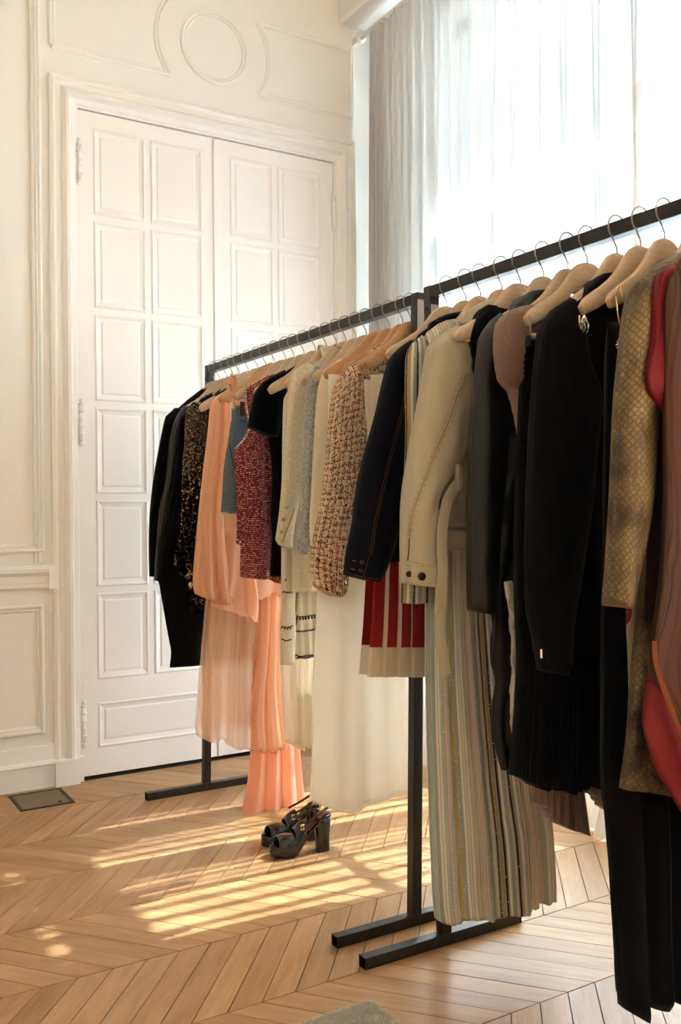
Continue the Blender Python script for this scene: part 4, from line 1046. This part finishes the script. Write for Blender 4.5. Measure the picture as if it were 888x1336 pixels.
sk = sheet('skirt', M['striped'], g, Y-.004, [(561, 680), (560, 765), (560, 850), (561, 920), (563.6, 1000), (567, 1101), (570.4, 1170), (573.8, 1201)], [(664, 680), (672, 765), (680, 850), (692, 950), (704, 1035), (711, 1075), (714.5, 1135), (714.5, 1168)], None,
      [(573.8, 1201), (580, 1200), (587, 1196), (596, 1191), (605, 1190), (612, 1186), (621, 1189), (630, 1184), (640, 1186), (648, 1180), (657, 1182), (666, 1175), (675, 1177), (686, 1169), (700, 1170), (714.5, 1168)], thick=.09, nu=240, nv=110, folds=FST, crease=.004, cs=(20, 3), flare=.5, hem=.002)
# 25 beige denim jacket
g, Y = garment(25, 'denim_jacket', 'beige denim jacket with dark cuff buttons and long hanging belt', 'jacket', 'jackets on the rails')
bb = body_raw('body', M['beige'], g, Y, [(586, 450), (582, 560), (581, 640), (580, 690)], [(594, 432), (606, 420), (622, 404), (636, 394), (646, 391)], cx=HX[25], thick=.045, crease=.006, folds=[(2, .004, 0, .4, .2)])
hb = sheet('hem_band', M['beige'], g, Y-.004, [(580, 690), (580.5, 718)], [(672, 690), (672, 722)], None, None, thick=.052, nu=36, nv=10, crease=.001)
bs = sheet('sleeve', M['beige'], g, Y-.028, [(567.8, 442), (561.5, 452), (558.4, 464), (553.6, 488), (547, 524), (541, 558), (535, 592), (531, 620), (528.4, 650), (526, 695), (525, 733)], [(608, 424), (622, 508), (622, 530), (616, 564), (604, 590), (590, 615), (572, 646), (569, 670), (568, 695), (572, 735)], [(567.8, 442), (574, 436), (582, 431), (594, 426), (608, 418)], [(525, 733), (545, 737), (572, 735)], thick=.07, nu=60, nv=120, crease=.007, cs=(16, 7), folds=[(1, .004, 1, 1.2, .4)])
bc = sheet('cuff', M['beige'], g, Y-.029, [(525, 731), (526, 760)], [(571.5, 732), (573, 763)], [(525, 731), (545, 735), (571.5, 732)], [(526, 760), (545, 764), (560, 765.5), (573, 763)], thick=.074, nu=36, nv=12, crease=.0015)
sheet('collar', M['beige'], g, Y-.018, [(612, 404), (604, 422)], [(664, 386), (668, 420)], [(612, 404), (624, 396), (637, 391), (650, 388), (664, 386)], None, thick=.06, nu=24, nv=8, crease=.001)
st = M['tan_thread']
for dx in (0, 4.5, 9): seam('sleeve_seam', bs, [(604+dx, 488), (593+dx, 512), (581+dx, 548), (568+dx*.8, 580), (556+dx*.7, 612), (543+dx*.7, 645), (535+dx*.7, 672), (532+dx*.5, 700)], st, .0007 if dx != 4.5 else .0012, g, dx != 4.5)
for dx in (0, 3.5): seam('shoulder_seam', bs, [(583+dx, 432), (587+dx, 442), (597+dx, 454), (607+dx, 470), (615+dx*.7, 488), (619+dx*.5, 502)], st, .0006, g)
seam('cuff_stitching', bc, [(526, 735), (545, 739), (571, 736)], st, .0006, g); seam('cuff_stitching', bc, [(527, 757), (545, 761), (572, 760)], st, .0006, g)
seam('hem_stitching', hb, [(582, 693), (598, 693), (612, 693.5)], st, .0006, g); seam('hem_stitching', hb, [(582, 715), (598, 716), (612, 716.5)], st, .0006, g)
seam('body_seam', bb, [(598, 560), (598, 600), (598, 640), (600, 680)], st, .0006, g); seam('body_seam', bb, [(594, 600), (594, 640), (596, 680)], st, .0006, g)
button(bc, 550, 752, .0085, M['dark_metal'], g); button(bc, 533.5, 749, .0065, M['dark_metal'], g)
seam('sleeve_placket', bs, [(534, 702), (533.5, 716), (532, 731)], M['dark_metal'], .0012, g, False)
def ribbon(name, mat, par, pts, w, th=.002):
    """flat band through traced (u, v, Y) points"""
    P = [at(u, v, Y=y) for u, v, y in pts]; Q = []
    for i in range(len(P)-1):
        p0 = P[max(i-1, 0)]; p1 = P[i]; p2 = P[i+1]; p3 = P[min(i+2, len(P)-1)]
        for k in range(8):
            t = k/8; Q.append(.5*((2*p1)+(-p0+p2)*t+(2*p0-5*p1+4*p2-p3)*t*t+(-p0+3*p1-3*p2+p3)*t**3))
    Q.append(P[-1]); V = []; F = []
    for i, p in enumerate(Q):
        t = (Q[min(i+1, len(Q)-1)]-Q[max(i-1, 0)]).normalized(); s = t.cross(Vector((0, 1, 0))).normalized()
        for a, c in ((-1, -1), (0, -1.6), (1, -1), (1, 1), (-1, 1)): V.append(tuple(p+s*a*w/2+Vector((0, c*th, 0))))
    for i in range(len(Q)-1):
        for j in range(5): F.append((i*5+j, (i+1)*5+j, (i+1)*5+(j+1) % 5, i*5+(j+1) % 5))
    F.append((0, 1, 2, 3, 4)); F.append(tuple((len(Q)-1)*5+j for j in (4, 3, 2, 1, 0)))
    o = link(name, V, F, mat, par, False, [(v[0], v[2]) for v in V]); bevel(o, .0008, 1); return o
ribbon('belt', M['beige'], g, [(640, 626, Y-.045), (613, 626, Y-.05), (598, 632, Y-.056), (585, 650, Y-.062), (578, 680, Y-.066), (576, 710, Y-.07), (577, 745, Y-.07), (575, 785, Y-.07), (573, 825, Y-.07), (578, 855, Y-.07), (582, 881, Y-.07)], .026)
MB().box((at(598, 625, Y=Y-.056).x-.005, Y-.062, at(598, 640, Y=Y-.05).z), (at(598, 625, Y=Y-.056).x+.003, Y-.05, at(598, 606, Y=Y-.05).z)).obj('belt_loop', M['beige'], g)
# 26 black lace top
g, Y = garment(26, 'lace_top', 'black lace top drooping from the middle of a bar hanger beside the leather jacket', 'top')
sheet('body', M['black_sheer'], g, Y-.01, [(625, 408), (617, 426), (613.5, 445), (618, 462), (620, 470), (618, 480), (621, 492), (628, 540)], [(668, 408), (668, 450), (668, 540)], [(625, 408), (630, 401), (636.5, 397), (645, 399), (654, 402), (668, 400)], None, thick=.05, nu=40, nv=50, crease=.012, cs=(40, 30), folds=[(4, .005, 0, 2, 0)])
# 27 leather jacket
g, Y = garment(27, 'leather_jacket', 'black leather jacket with stand collar next to the pleated nude gown', 'jacket', 'jackets on the rails')
body_raw('body', M['leather'], g, Y, [(648, 440), (648, 560), (646, 680), (644, 770)], [(655, 410), (668, 400), (680, 390), (694, 383)], cx=HX[27], thick=.045, folds=FS, crease=.006)
sheet('sleeve', M['leather'], g, Y-.022, [(636, 426), (629.7, 439), (627, 454), (623.6, 485), (621.6, 510), (618.5, 550), (616, 594), (614.5, 640), (613.8, 672), (613.3, 751), (615, 792)], [(664, 420), (668, 480), (662, 560), (654, 640), (648, 690), (644, 745), (641, 797)], [(636, 426), (644.6, 414), (652, 408), (664, 402)], [(615, 792), (622, 799), (635.4, 801), (641, 797)], thick=.06, nu=44, nv=100, crease=.008, cs=(12, 6))
sheet('collar', M['leather'], g, Y-.018, [(672, 396), (666, 410)], [(738, 380), (742, 410)], [(672, 396), (684, 385), (694, 379), (708, 378), (722, 378), (738, 380)], None, thick=.07, nu=24, nv=10, crease=.003)
# 26b crinkled satin coat with silver lining
q_y = (HY[27]+HY[28])/2
g = thing('crinkled_satin_coat', 'black crinkled satin coat with a silver lining edge, hanging low under the leather jacket', 'coat', (XN, q_y, 1.45))
sheet('body', M['satin_b'], g, q_y-.005, [(655, 430), (650, 560), (640, 700), (634, 756), (640, 800), (642, 821), (640.8, 861), (646, 891), (642, 934), (647.5, 982), (654, 1005)], [(720, 430), (720, 700), (700, 900), (690, 1008)], None, [(654, 1005), (662, 1003), (690, 1008)], thick=.02, nu=50, nv=110, crease=.009, cs=(30, 22), folds=[(4, .003, 0, 2, 0)])
sheet('lining', M['silver_satin'], g, q_y-.022, [(657, 759), (665, 810), (668, 850), (667, 875), (665, 928), (670, 977)], [(667, 757), (676, 800), (677, 850), (672, 875), (674, 928), (676, 977)], None, None, thick=.012, nu=12, nv=80, crease=.010, cs=(50, 40))
b = MB(); V = []; F = []; fm = []
for r_ in range(46):
    for c_ in range(5):
        p = at(676+c_*4.4, 764+r_*4.3, Y=q_y-.026); k = len(V); h = .0026
        V += [(p.x-h, p.y+rnd.uniform(-.0008, .0008), p.z-h), (p.x+h, p.y+rnd.uniform(-.0008, .0008), p.z-h), (p.x+h, p.y, p.z+h), (p.x-h, p.y, p.z+h)]
        F.append((k, k+1, k+2, k+3)); fm.append(rnd.choice((0, 0, 1, 2)))
o = link('mirror_sequins', V, F, None, g, False, None, [M['sq'][0], M['sq'][4], M['kaftan_red']], fm); o['kind'] = 'stuff'
# 28 nude pleated gown
g, Y = garment(28, 'pleated_gown', 'nude pleated chiffon gown with a puffed cap sleeve and ruffled hem', 'gown')
bd = body_raw('body', M['nude'], g, Y+.006, [(684, 430), (690, 560), (700, 760), (699, 960), (697.4, 1030), (697, 1046)], [(690, 408), (706, 392)], cx=HX[28], thick=.03, folds=[(16, .004, 0, .2, .1)], nu=120, crease=.002)
sheet('cap_sleeve', M['nude'], g, Y-.024, [(663, 407), (659.5, 411), (652.7, 420), (649.3, 431), (647.3, 446), (646.6, 459), (648.6, 475), (654, 495), (661, 504), (668, 511), (676, 540), (683, 572)], [(706, 398), (712, 440), (712, 480), (712, 520), (712, 575)], [(663, 407), (668, 404), (678, 400), (690, 397.5), (706, 396)], [(683, 572), (698, 574), (712, 575)], thick=.06, nu=130, nv=100, folds=[(13, .0022, 0, .3, 0, 1.1), (3, .003, 0, 1.0, 0, .5)], crease=.002)
for L_, R_, B_ in ((((697, 1015), (697, 1047)), ((744, 1015), (748, 1083)), [(697, 1047), (707, 1048.6), (711, 1062), (727, 1075.6), (743, 1082), (748, 1083)]),
                   (((738, 1015), (742, 1082)), ((755, 1015), (765, 1089)), [(742, 1082), (752, 1084), (765, 1089)]),
                   (((764, 1012), (768.8, 1030)), ((800, 1012), (796, 1060)), [(768.8, 1030), (775.5, 1040), (785, 1054), (796, 1060)])):
    sheet('hem_ruffle', M['nude'], g, Y-.012, L_, R_, None, B_, thick=.03, nu=60, nv=16, folds=[(5, .006, 0, .3, 0), (11, .002, 0, .3, 0)], crease=.001)
# 29 black pleated skirt on clips
g, Y = garment(29, 'black_pleated_skirt', 'black finely pleated skirt held by silver clips, with wavy hem at knee height', 'skirt')
sheet('skirt', M['black_sheer'], g, Y, [(686, 450), (683, 492), (679.7, 512), (676, 620), (674, 760), (678, 848), (674.5, 929), (668, 1008)], [(760, 450), (775, 560), (790, 760), (800, 900), (800, 1024)], None, [(668, 1008), (680, 1016), (692, 1024), (705, 1026), (719, 1027), (728, 1031), (740.5, 1031), (752, 1024), (765, 1024), (777, 1028), (800, 1024)], thick=.06, nu=150, nv=70, folds=[(20, .004, 0, .1, .1), (4, .006, 0, .3, .3)], crease=.002, hem=.003)
sheet('waistband', M['satin_b'], g, Y-.004, [(686, 438), (685.5, 452)], [(760, 430), (760, 452)], None, None, thick=.03, nu=16, nv=6, crease=0)
clip(690.5, 432, Y-.022, g, 1.1); clip(742, 414, Y-.022, g, 1.1)
# 30 black blazer
g, Y = garment(30, 'wool_blazer', 'black wool blazer with a cloth patch on the upper sleeve', 'blazer', 'jackets on the rails')
body_raw('body', M['wool'], g, Y, [(726, 430), (728, 560), (730, 700), (732, 855)], [(738, 392), (752, 384), (766, 375), (778, 364), (788, 357)], cx=HX[30], thick=.045, folds=FS, crease=.004)
ws = sheet('sleeve', M['wool'], g, Y-.022, [(716.8, 412), (712, 422), (707, 434), (704, 452), (699.5, 484), (697, 520), (694, 580), (691, 650), (689.5, 727), (690.6, 780), (696, 812), (706, 850), (713, 876)], [(750, 410), (764, 484), (778, 516), (775, 580), (764, 680), (748, 780), (737, 857), (729, 876)], [(716.8, 412), (725, 400), (744, 388), (750, 385)], [(713, 876), (720, 878), (729, 876)], thick=.07, nu=44, nv=110, crease=.006, cs=(12, 5))
sheet('collar', M['wool'], g, Y-.018, [(766, 375), (760, 396)], [(842, 352), (848, 392)], [(766, 375), (776, 364), (785, 357), (800, 355), (842, 352)], None, thick=.07, nu=24, nv=10, crease=.002)
q = on_cloth(ws, 722.5, 456, .0012)
if q is not None:
    P = [on_cloth(ws, u, v, .0012) for u, v in ((718, 441.5), (729.5, 442), (728, 471), (716, 470.5))]; V = [tuple(p) for p in P]+[tuple(p+Vector((0, -.0015, 0))) for p in P]
    o = link('patch', V, [(4, 5, 6, 7), (0, 1, 5, 4), (1, 2, 6, 5), (2, 3, 7, 6), (3, 0, 4, 7)], M['wool'], g, False, [(p[0], p[2]) for p in V])
q = at(706.5, 853, Y=Y-.04); MB().box((q.x-.002, q.y, q.z-.008), (q.x+.001, q.y+.002, q.z+.008)).obj('label', M['ivory'], g)
# crystal drops pinned under the notched hanger
cr = thing('crystal_earring', 'faceted teardrop crystal hanging in front of the black blazer below the hanger tip', 'earring', tuple(at(762, 423, Y=Y-.075)))
b = MB(); q = at(762, 424, Y=Y-.075); K = 9
rings = [(0.019, .001), (.012, .006), (.002, .0105), (-.008, .0105), (-.014, .006), (-.0165, .001)]
for z, r in rings:
    for k in range(K): b.V.append((q.x+r*math.cos(2*PI*k/K+z*40), q.y+r*.55*math.sin(2*PI*k/K+z*40), q.z+z))
for i in range(5):
    for k in range(K): b.F.append((i*K+k, i*K+(k+1) % K, (i+1)*K+(k+1) % K, (i+1)*K+k))
b.F.append(tuple(range(K))); b.F.append(tuple(5*K+k for k in range(K))[::-1]); b.obj('crystal_drop', M['crystal'], cr)
p = at(755.5, 411, Y=Y-.075); MB().tube([p, p+Vector((0, 0, -.02))], .0016, 8).obj('pin', M['gold'], cr, True)
# 32 black velvet trousers on gold cords
g, Y = garment(32, 'velvet_trousers', 'long black velvet trousers on gold cords, reaching nearly to the parquet', 'trousers')
sheet('body', M['velvet'], g, Y, [(792, 420), (790, 500), (789, 700), (788, 860), (789, 1017), (793.6, 1060), (797, 1100), (800.6, 1138), (807.6, 1250), (813, 1313)], [(1010, 420), (1010, 700), (1000, 1000), (990, 1200), (985, 1290)], None,
      [(813, 1313), (819, 1319), (827, 1324), (828, 1305), (838, 1308), (846.7, 1306), (850, 1291), (862, 1298), (880, 1304), (900, 1302), (940, 1296), (985, 1290)], thick=.06, nu=170, nv=90, folds=[(6, .014, 1.2, .15, .35), (13, .003, 0, .2, .3)], crease=.003, flare=.4)
b = MB(); a0 = at(807.5, 372, Y=Y-.02); 
b.tube([at(802.8, 386, Y=Y-.02), at(806, 410, Y=Y-.022), at(812, 442, Y=Y-.024)], .0017, 8); b.tube([a0, at(812, 388, Y=Y-.022), at(817, 404, Y=Y-.024)], .0017, 8)
b.tube([at(802.8, 386, Y=Y-.02), at(804.5, 376, Y=Y-.018), a0], .0017, 8)
b.obj('gold_cord', M['gold'], g, True)
b = MB(); q = at(810, 451, Y=Y-.03)
for k in range(5):
    th = PI*.6+k*.45; b.tube([q, q+Vector((math.cos(th)*.008, -.002, math.sin(th)*.008)), q+Vector((math.cos(th+.4)*.013, 0, math.sin(th+.4)*.013))], .0018, 6)
b.ball(q, .005, 8); b.obj('tassel', M['gold'], g, True)
# printed dress between trousers and coat
Yp = HY[33]+.034
g = thing('printed_dress', 'cream dress with red and blue figures showing in a strip beside the snakeskin sleeve', 'dress', (XN, Yp, 1.45))
sheet('body', M['floral'], g, Yp, [(835, 430), (820, 600), (816, 780), (819, 860), (822, 967), (826, 1000)], [(960, 430), (960, 600), (950, 1000)], None, None, thick=.02, nu=30, nv=50, folds=FS)
# 33 snakeskin coat
g, Y = garment(33, 'snakeskin_coat', 'knee-length brown snakeskin coat with long narrow sleeve', 'coat')
sheet('body', M['snake'], g, Y, [(856, 400), (850, 560), (846, 700), (836, 812), (828, 884), (822, 967), (813.5, 1030)], [(1010, 420), (1010, 700), (1005, 1040)], [(856, 400), (862, 360), (880, 333), (920, 318), (970, 330), (1010, 390)], [(813.5, 1030), (845, 1032), (876, 1035.7), (1005, 1040)], thick=.06, nu=70, nv=90, folds=[(3, .008, 0, .3, .2)], crease=.004)
sheet('sleeve', M['snake'], g, Y-.03, [(831, 369), (823.8, 390), (817, 419), (812, 477), (807.6, 526), (804, 600), (801.5, 660), (799, 720), (797, 783)], [(868, 370), (862, 450), (854, 520), (848, 600), (840, 680), (826, 750), (815, 793)], [(831, 369), (838, 362), (848, 356), (868, 346)], [(797, 783), (803, 792), (815, 793)], thick=.06, nu=40, nv=100, crease=.004)
sheet('collar', M['snake'], g, Y-.02, [(860, 352), (852, 372)], [(970, 318), (972, 360)], [(860, 352), (868, 340), (880, 332), (900, 322), (970, 318)], None, thick=.09, nu=24, nv=10, crease=.004, folds=[(4, .003, 0, .3, 0)])
# burgundy dress between coat and kaftan
Yb = (HY[33]+HY[34])/2-.002
g = thing('burgundy_dress', 'dark burgundy velvet dress in shadow between the snakeskin coat and the printed kaftan', 'dress', (XN, Yb, 1.45))
sheet('body', M['burgundy'], g, Yb, [(872, 440), (852, 500), (845, 580), (843, 700), (840, 812)], [(1010, 440), (1010, 600), (1010, 812)], None, None, thick=.02, nu=30, nv=50, folds=FS)
# 34 printed kaftan
g, Y = garment(34, 'printed_kaftan', 'brown and orange printed silk kaftan with red border, nearest on the rail', 'kaftan')
kf = sheet('body', M['kaftan'], g, Y-.012, [(873, 362), (868, 400), (868, 480), (868, 560), (870, 620), (867, 715), (863, 765), (856, 819), (852, 848), (852, 875), (866, 910), (882, 948), (900, 1000)], [(1120, 330), (1145, 420), (1150, 600), (1140, 1000), (1130, 1120)], [(873, 362), (888, 345), (912, 326), (945, 300), (985, 284), (1030, 272), (1075, 286), (1120, 330)], [(900, 1000), (925, 1060), (960, 1110), (1040, 1150), (1130, 1120)], thick=.05, nu=80, nv=90, folds=[(4, .008, 0, .4, .1), (9, .003, 1, .3, .1)], crease=.004)
sheet('red_border', M['kaftan_red'], g, Y+.006, [(866, 352), (857, 367), (853.7, 438), (846, 480), (844.7, 492), (848, 510), (858, 524), (868, 537)], [(890, 340), (890, 440), (890, 520), (886, 545)], [(866, 352), (876, 346), (890, 340)], [(868, 537), (886, 545)], thick=.03, nu=40, nv=50, folds=[(2, .004, 0, .8, 0)], crease=.003)
sheet('red_border', M['kaftan_red'], g, Y+.004, [(852, 850), (849, 874), (842, 927), (842.7, 955), (859, 1003), (883, 1047), (910, 1090)], [(880, 850), (890, 900), (920, 960), (960, 1060), (990, 1100)], None, None, thick=.03, nu=40, nv=60, folds=[(2, .005, 1, .4, 0)], crease=.003)
ribbon('orange_piping', M['kaftan_orange'], g, [(853, 836, Y-.024), (855, 862, Y-.028), (863, 892, Y-.034), (877, 930, Y-.036), (891, 968, Y-.036), (906, 1015, Y-.036)], .012, .001)

# ---------------------------------------------------------------- sandals
def sandal(label, org, ang, s=1.0):
    """platform slingback; local x runs from toe (0) to heel (.2), y across"""
    t = thing('platform_sandal', label, 'sandal', org, 'pair of black platform sandals')
    t.rotation_euler = (0, 0, ang); t.scale = (s, s, s); t['_w'] = (0, 0, 0)
    Lg = .205
    def half(x):
        q = x/Lg
        w = .036*math.sqrt(max(0, 1-((q-.26)/.27)**2)) if q < .26 else .036-.012*min(1, (q-.26)/.35) if q < .8 else .027*math.sqrt(max(.0, 1-((q-.8)/.21)**2))*1.0
        return max(w, .0015)
    def ztop(x):
        q = x/Lg; return .040+.078*(max(0, q-.36)/.5)**1.25 if q < .86 else .118-.0*q
    def zbot(x):
        q = x/Lg
        return .0+.004*max(0, .12-q)/.12 if q < .42 else ztop(x)-.012-.028*max(0, .62-q)/.2 if q < .62 else ztop(x)-.011
    # sole with platform
    V = []; F = []; nx = 44; ny = 14
    for i in range(nx+1):
        x = Lg*(.5-.5*math.cos(PI*i/nx)); w = half(x)
        for j in range(ny*2):
            th = 2*PI*j/(ny*2); c, s_ = math.cos(th), math.sin(th)
            y = w*math.copysign(abs(c)**.6, c); z0, z1 = zbot(x), ztop(x); zm = (z0+z1)/2; h = (z1-z0)/2
            V.append((x, y, zm+h*math.copysign(abs(s_)**.3, s_)))
    n_ = ny*2
    for i in range(nx):
        for j in range(n_):
            F.append((i*n_+j, (i+1)*n_+j, (i+1)*n_+(j+1) % n_, i*n_+(j+1) % n_))
    F.append(tuple(range(n_))); F.append(tuple(range(nx*n_, nx*n_+n_))[::-1])
    link('platform_sole', V, F, M['shoe'], t)
    # insole
    V = []; F = []
    for i in range(21):
        x = Lg*(.04+.93*i/20); w = max(.001, half(x)-.003)
        for j in range(7): V.append((x, w*(j/3-1), ztop(x)+.0022))
    for i in range(20):
        for j in range(6): F.append((i*7+j, (i+1)*7+j, (i+1)*7+j+1, i*7+j+1))
    link('insole', V, F, M['shoe'], t)
    V = [v for i_, v in enumerate(V) if i_//7 >= 12]; F = [(i*7+j, (i+1)*7+j, (i+1)*7+j+1, i*7+j+1) for i in range(8) for j in range(6)]; link('heel_lining', [(v[0], v[1]*.9, v[2]+.0008) for v in V], F, M['red_insole'], t)
    # block heel
    V = []; F = []; ring = 20
    for i, (z, k_) in enumerate(((0, .80), (.004, .82), (.05, .86), (.09, .95), (.107, 1.0))):
        for j in range(ring):
            th = 2*PI*j/ring; c, s_ = math.cos(th), math.sin(th)
            V.append((.176+.0265*k_*math.copysign(abs(c)**.55, c), .0245*k_*math.copysign(abs(s_)**.6, s_), z))
    for i in range(4):
        for j in range(ring): F.append((i*ring+j, i*ring+(j+1) % ring, (i+1)*ring+(j+1) % ring, (i+1)*ring+j))
    F.append(tuple(range(ring))[::-1]); F.append(tuple(4*ring+j for j in range(ring)))
    link('block_heel', V, F, M['shoe'], t)
    # vamp: two crossing bands plus upper band, open toe
    def band(name, xa0, xa1, xb0, xb1, h, mat=M['shoe'], th=.003):
        """arched band: near side runs xa0..xa1, far side xb0..xb1"""
        V = []; F = []; nu, nv = 8, 20
        for layer in (0, 1):
            for i in range(nu+1):
                for j in range(nv+1):
                    q = j/nv; a = i/nu
                    x = (xa0+(xa1-xa0)*a)*(1-q)+(xb0+(xb1-xb0)*a)*q
                    w = half(x)+.002; ph = PI*q; base_ = ztop(x)-.012
                    rr = 1+(th/h)*layer
                    V.append((x, -w*math.cos(ph)*(1+.06*layer), base_+(h*(.85+.25*math.sin(PI*a)*.4))*max(0, math.sin(ph))**.75*rr))
        q1 = (nu+1)*(nv+1)
        for l_ in (0, 1):
            for i in range(nu):
                for j in range(nv):
                    a = l_*q1+i*(nv+1)+j; F.append((a, a+1, a+nv+2, a+nv+1))
        for j in range(nv):
            for i in (0, nu): a = i*(nv+1)+j; F.append((a, a+1, q1+a+1, q1+a))
        return link(name, V, F, mat, t)
    band('vamp_strap', .020, .078, .030, .104, .040)
    band('vamp_strap', .036, .106, .016, .074, .0415)
    up = band('instep_strap', .078, .116, .078, .116, .060)
    # slingback
    b = MB(); pts = []
    for i in range(21):
        a = i/20*PI; x = .104+.112*math.sin(a)**.8 if 0 < i < 20 else .104
        pts.append((x, -.030*math.cos(a), .105+.055*math.sin(a)))
    b.tube(pts, .0040, 8); b.obj('slingback_strap', M['shoe'], t, True)
    b = MB(); q = Vector((.165, -.0245, .137))
    b.tube([q+Vector((.007*math.cos(a*PI/6), -.002, .008*math.sin(a*PI/6))) for a in range(13)], .0012, 6, cap=False); b.obj('buckle', M['gold'], t, True)
    # interlocking double-C emblem on the outer side of the instep strap
    b = MB(); c0 = Vector((.097, -.0335, .094))
    for sgn, off in ((1, .0028), (-1, -.0028)):
        P = []
        for k in range(17):
            a = math.radians(52+k*(256/16)); x = math.cos(a)*.0072*sgn; z = math.sin(a)*.0080
            P.append(c0+Vector((x+off*-1*-1, -.0008-.0 , z)))
        b.tube(P, .0013, 6)
    o = b.obj('emblem', M['gold'], t, True)
    return t
A1 = math.atan2(2.607-2.640, 1.520-1.320)
sandal('black platform sandal with gold emblem, the nearer of the pair beside the white crepe hem', (1.325, 2.655, 0), A1)
sandal('black platform sandal standing half behind its twin under the salmon gown', (1.325+.02, 2.755, 0), A1+.03)

# ---------------------------------------------------------------- rug corner
g = thing('fluffy_rug', 'corner of a pale fluffy rug lying on the parquet at the picture bottom', 'rug', (.98, 1.5, 0))
x1, y1 = 1.112, 1.735
V = []; F = []; nn = 60
def rr(x, y, R=.03):
    """1 inside the rounded rug outline, falling to 0 at its edge"""
    d = min(x1-x, y1-y)
    if x > x1-R and y > y1-R: d = R-math.hypot(x-(x1-R), y-(y1-R))
    return d
for i in range(nn+1):
    for j in range(nn+1):
        x = x1-.7+.7*(i/nn); y = y1-.9+.9*(j/nn)
        if x > x1-.03 and y > y1-.03:
            dx, dy = x-(x1-.03), y-(y1-.03); m_ = max(dx, dy); h_ = math.hypot(dx, dy)
            if h_ > 0: x = x1-.03+dx*m_/h_; y = y1-.03+dy*m_/h_
        d = max(0, rr(x, y)); z = .001+.024*min(1, d/.02)**.5+.004*noise.noise(Vector((x*40, y*40, 0)))*min(1, d/.01)
        V.append((x, y, z))
for i in range(nn):
    for j in range(nn): a = i*(nn+1)+j; F.append((a, a+nn+1, a+nn+2, a+1))
M['rug'] = cloth('rug_pile', 'cfc8ba', .95, 400, .5, sheen=.3)
link('rug_base', V, F, M['rug'], g)
b = MB(); V = []; F = []
for k in range(9000):
    x = x1-abs(rnd.gauss(0, .16)); y = y1-abs(rnd.gauss(0, .12)); d = rr(x, y)
    if d < 0: continue
    z = .0+.022*min(1, d/.02)**.5; q = Vector((x, y, z)); h = Vector((rnd.gauss(0, .004)+(.006 if d < .015 else 0), rnd.gauss(0, .004)+(.004 if d < .015 else 0), .011)); s_ = Vector((rnd.gauss(0, 1), rnd.gauss(0, 1), 0)).normalized()*.0011
    a = len(V); V += [tuple(q-s_), tuple(q+s_), tuple(q+h)]; F.append((a, a+1, a+2))
o = link('rug_pile', V, F, M['rug'], g, False); o['kind'] = 'stuff'

# ---------------------------------------------------------------- light
w = bpy.data.worlds.new('sky'); sc.world = w; w.use_nodes = True; nt = w.node_tree
bg = nt.nodes['Background']; bg.inputs[0].default_value = (.53, .78, 1.0, 1)
tc = nt.nodes.new('ShaderNodeTexCoord'); sx = nt.nodes.new('ShaderNodeSeparateXYZ'); mr = nt.nodes.new('ShaderNodeMapRange'); mr.interpolation_type = 'SMOOTHSTEP'
nt.links.new(tc.outputs['Generated'], sx.inputs[0]); nt.links.new(sx.outputs[2], mr.inputs[0])
mr.inputs[1].default_value = .45; mr.inputs[2].default_value = .8; mr.inputs[3].default_value = 1.6; mr.inputs[4].default_value = 9.0
nt.links.new(mr.outputs[0], bg.inputs[1])
sd = bpy.data.lights.new('sun', 'SUN'); so = bpy.data.objects.new('sun', sd); C.objects.link(so)
sd.energy = 50; sd.angle = math.radians(.6); sd.color = (.82, .91, 1.0)
el = math.radians(52); d = Vector((-math.cos(el), .045*math.cos(el), -math.sin(el)))
so.rotation_euler = d.to_track_quat('-Z', 'Y').to_euler()
so.location = (6, 2, 6)
for nm, (y0, y1, z0, z1), x_ in (('window_daylight', WIN[0], 2.86), ('window_daylight', WIN[1], 2.86)):
    al = bpy.data.lights.new(nm, 'AREA'); al.shape = 'RECTANGLE'; al.size = z1-z0; al.size_y = y1-y0; al.energy = 1; al.cycles.is_portal = True
    ao = bpy.data.objects.new(nm, al); C.objects.link(ao); ao.location = (x_, (y0+y1)/2, (z0+z1)/2); ao.rotation_euler = (0, PI/2, 0)
vs_ = sc.view_settings
vs_.view_transform = 'Standard'; vs_.look = 'None'; vs_.gamma = 1; vs_.use_curve_mapping = False
vs_.exposure = 2.5
cy = sc.cycles
cy.use_denoising = True; cy.max_bounces = 10; cy.diffuse_bounces = 6; cy.transparent_max_bounces = 24; cy.transmission_bounces = 6
cy.sample_clamp_indirect = 8; cy.caustics_reflective = False; cy.caustics_refractive = False
for o_ in list(bpy.data.objects):
    if '_w' in o_: del o_['_w']
    if '_front' in o_: del o_['_front']
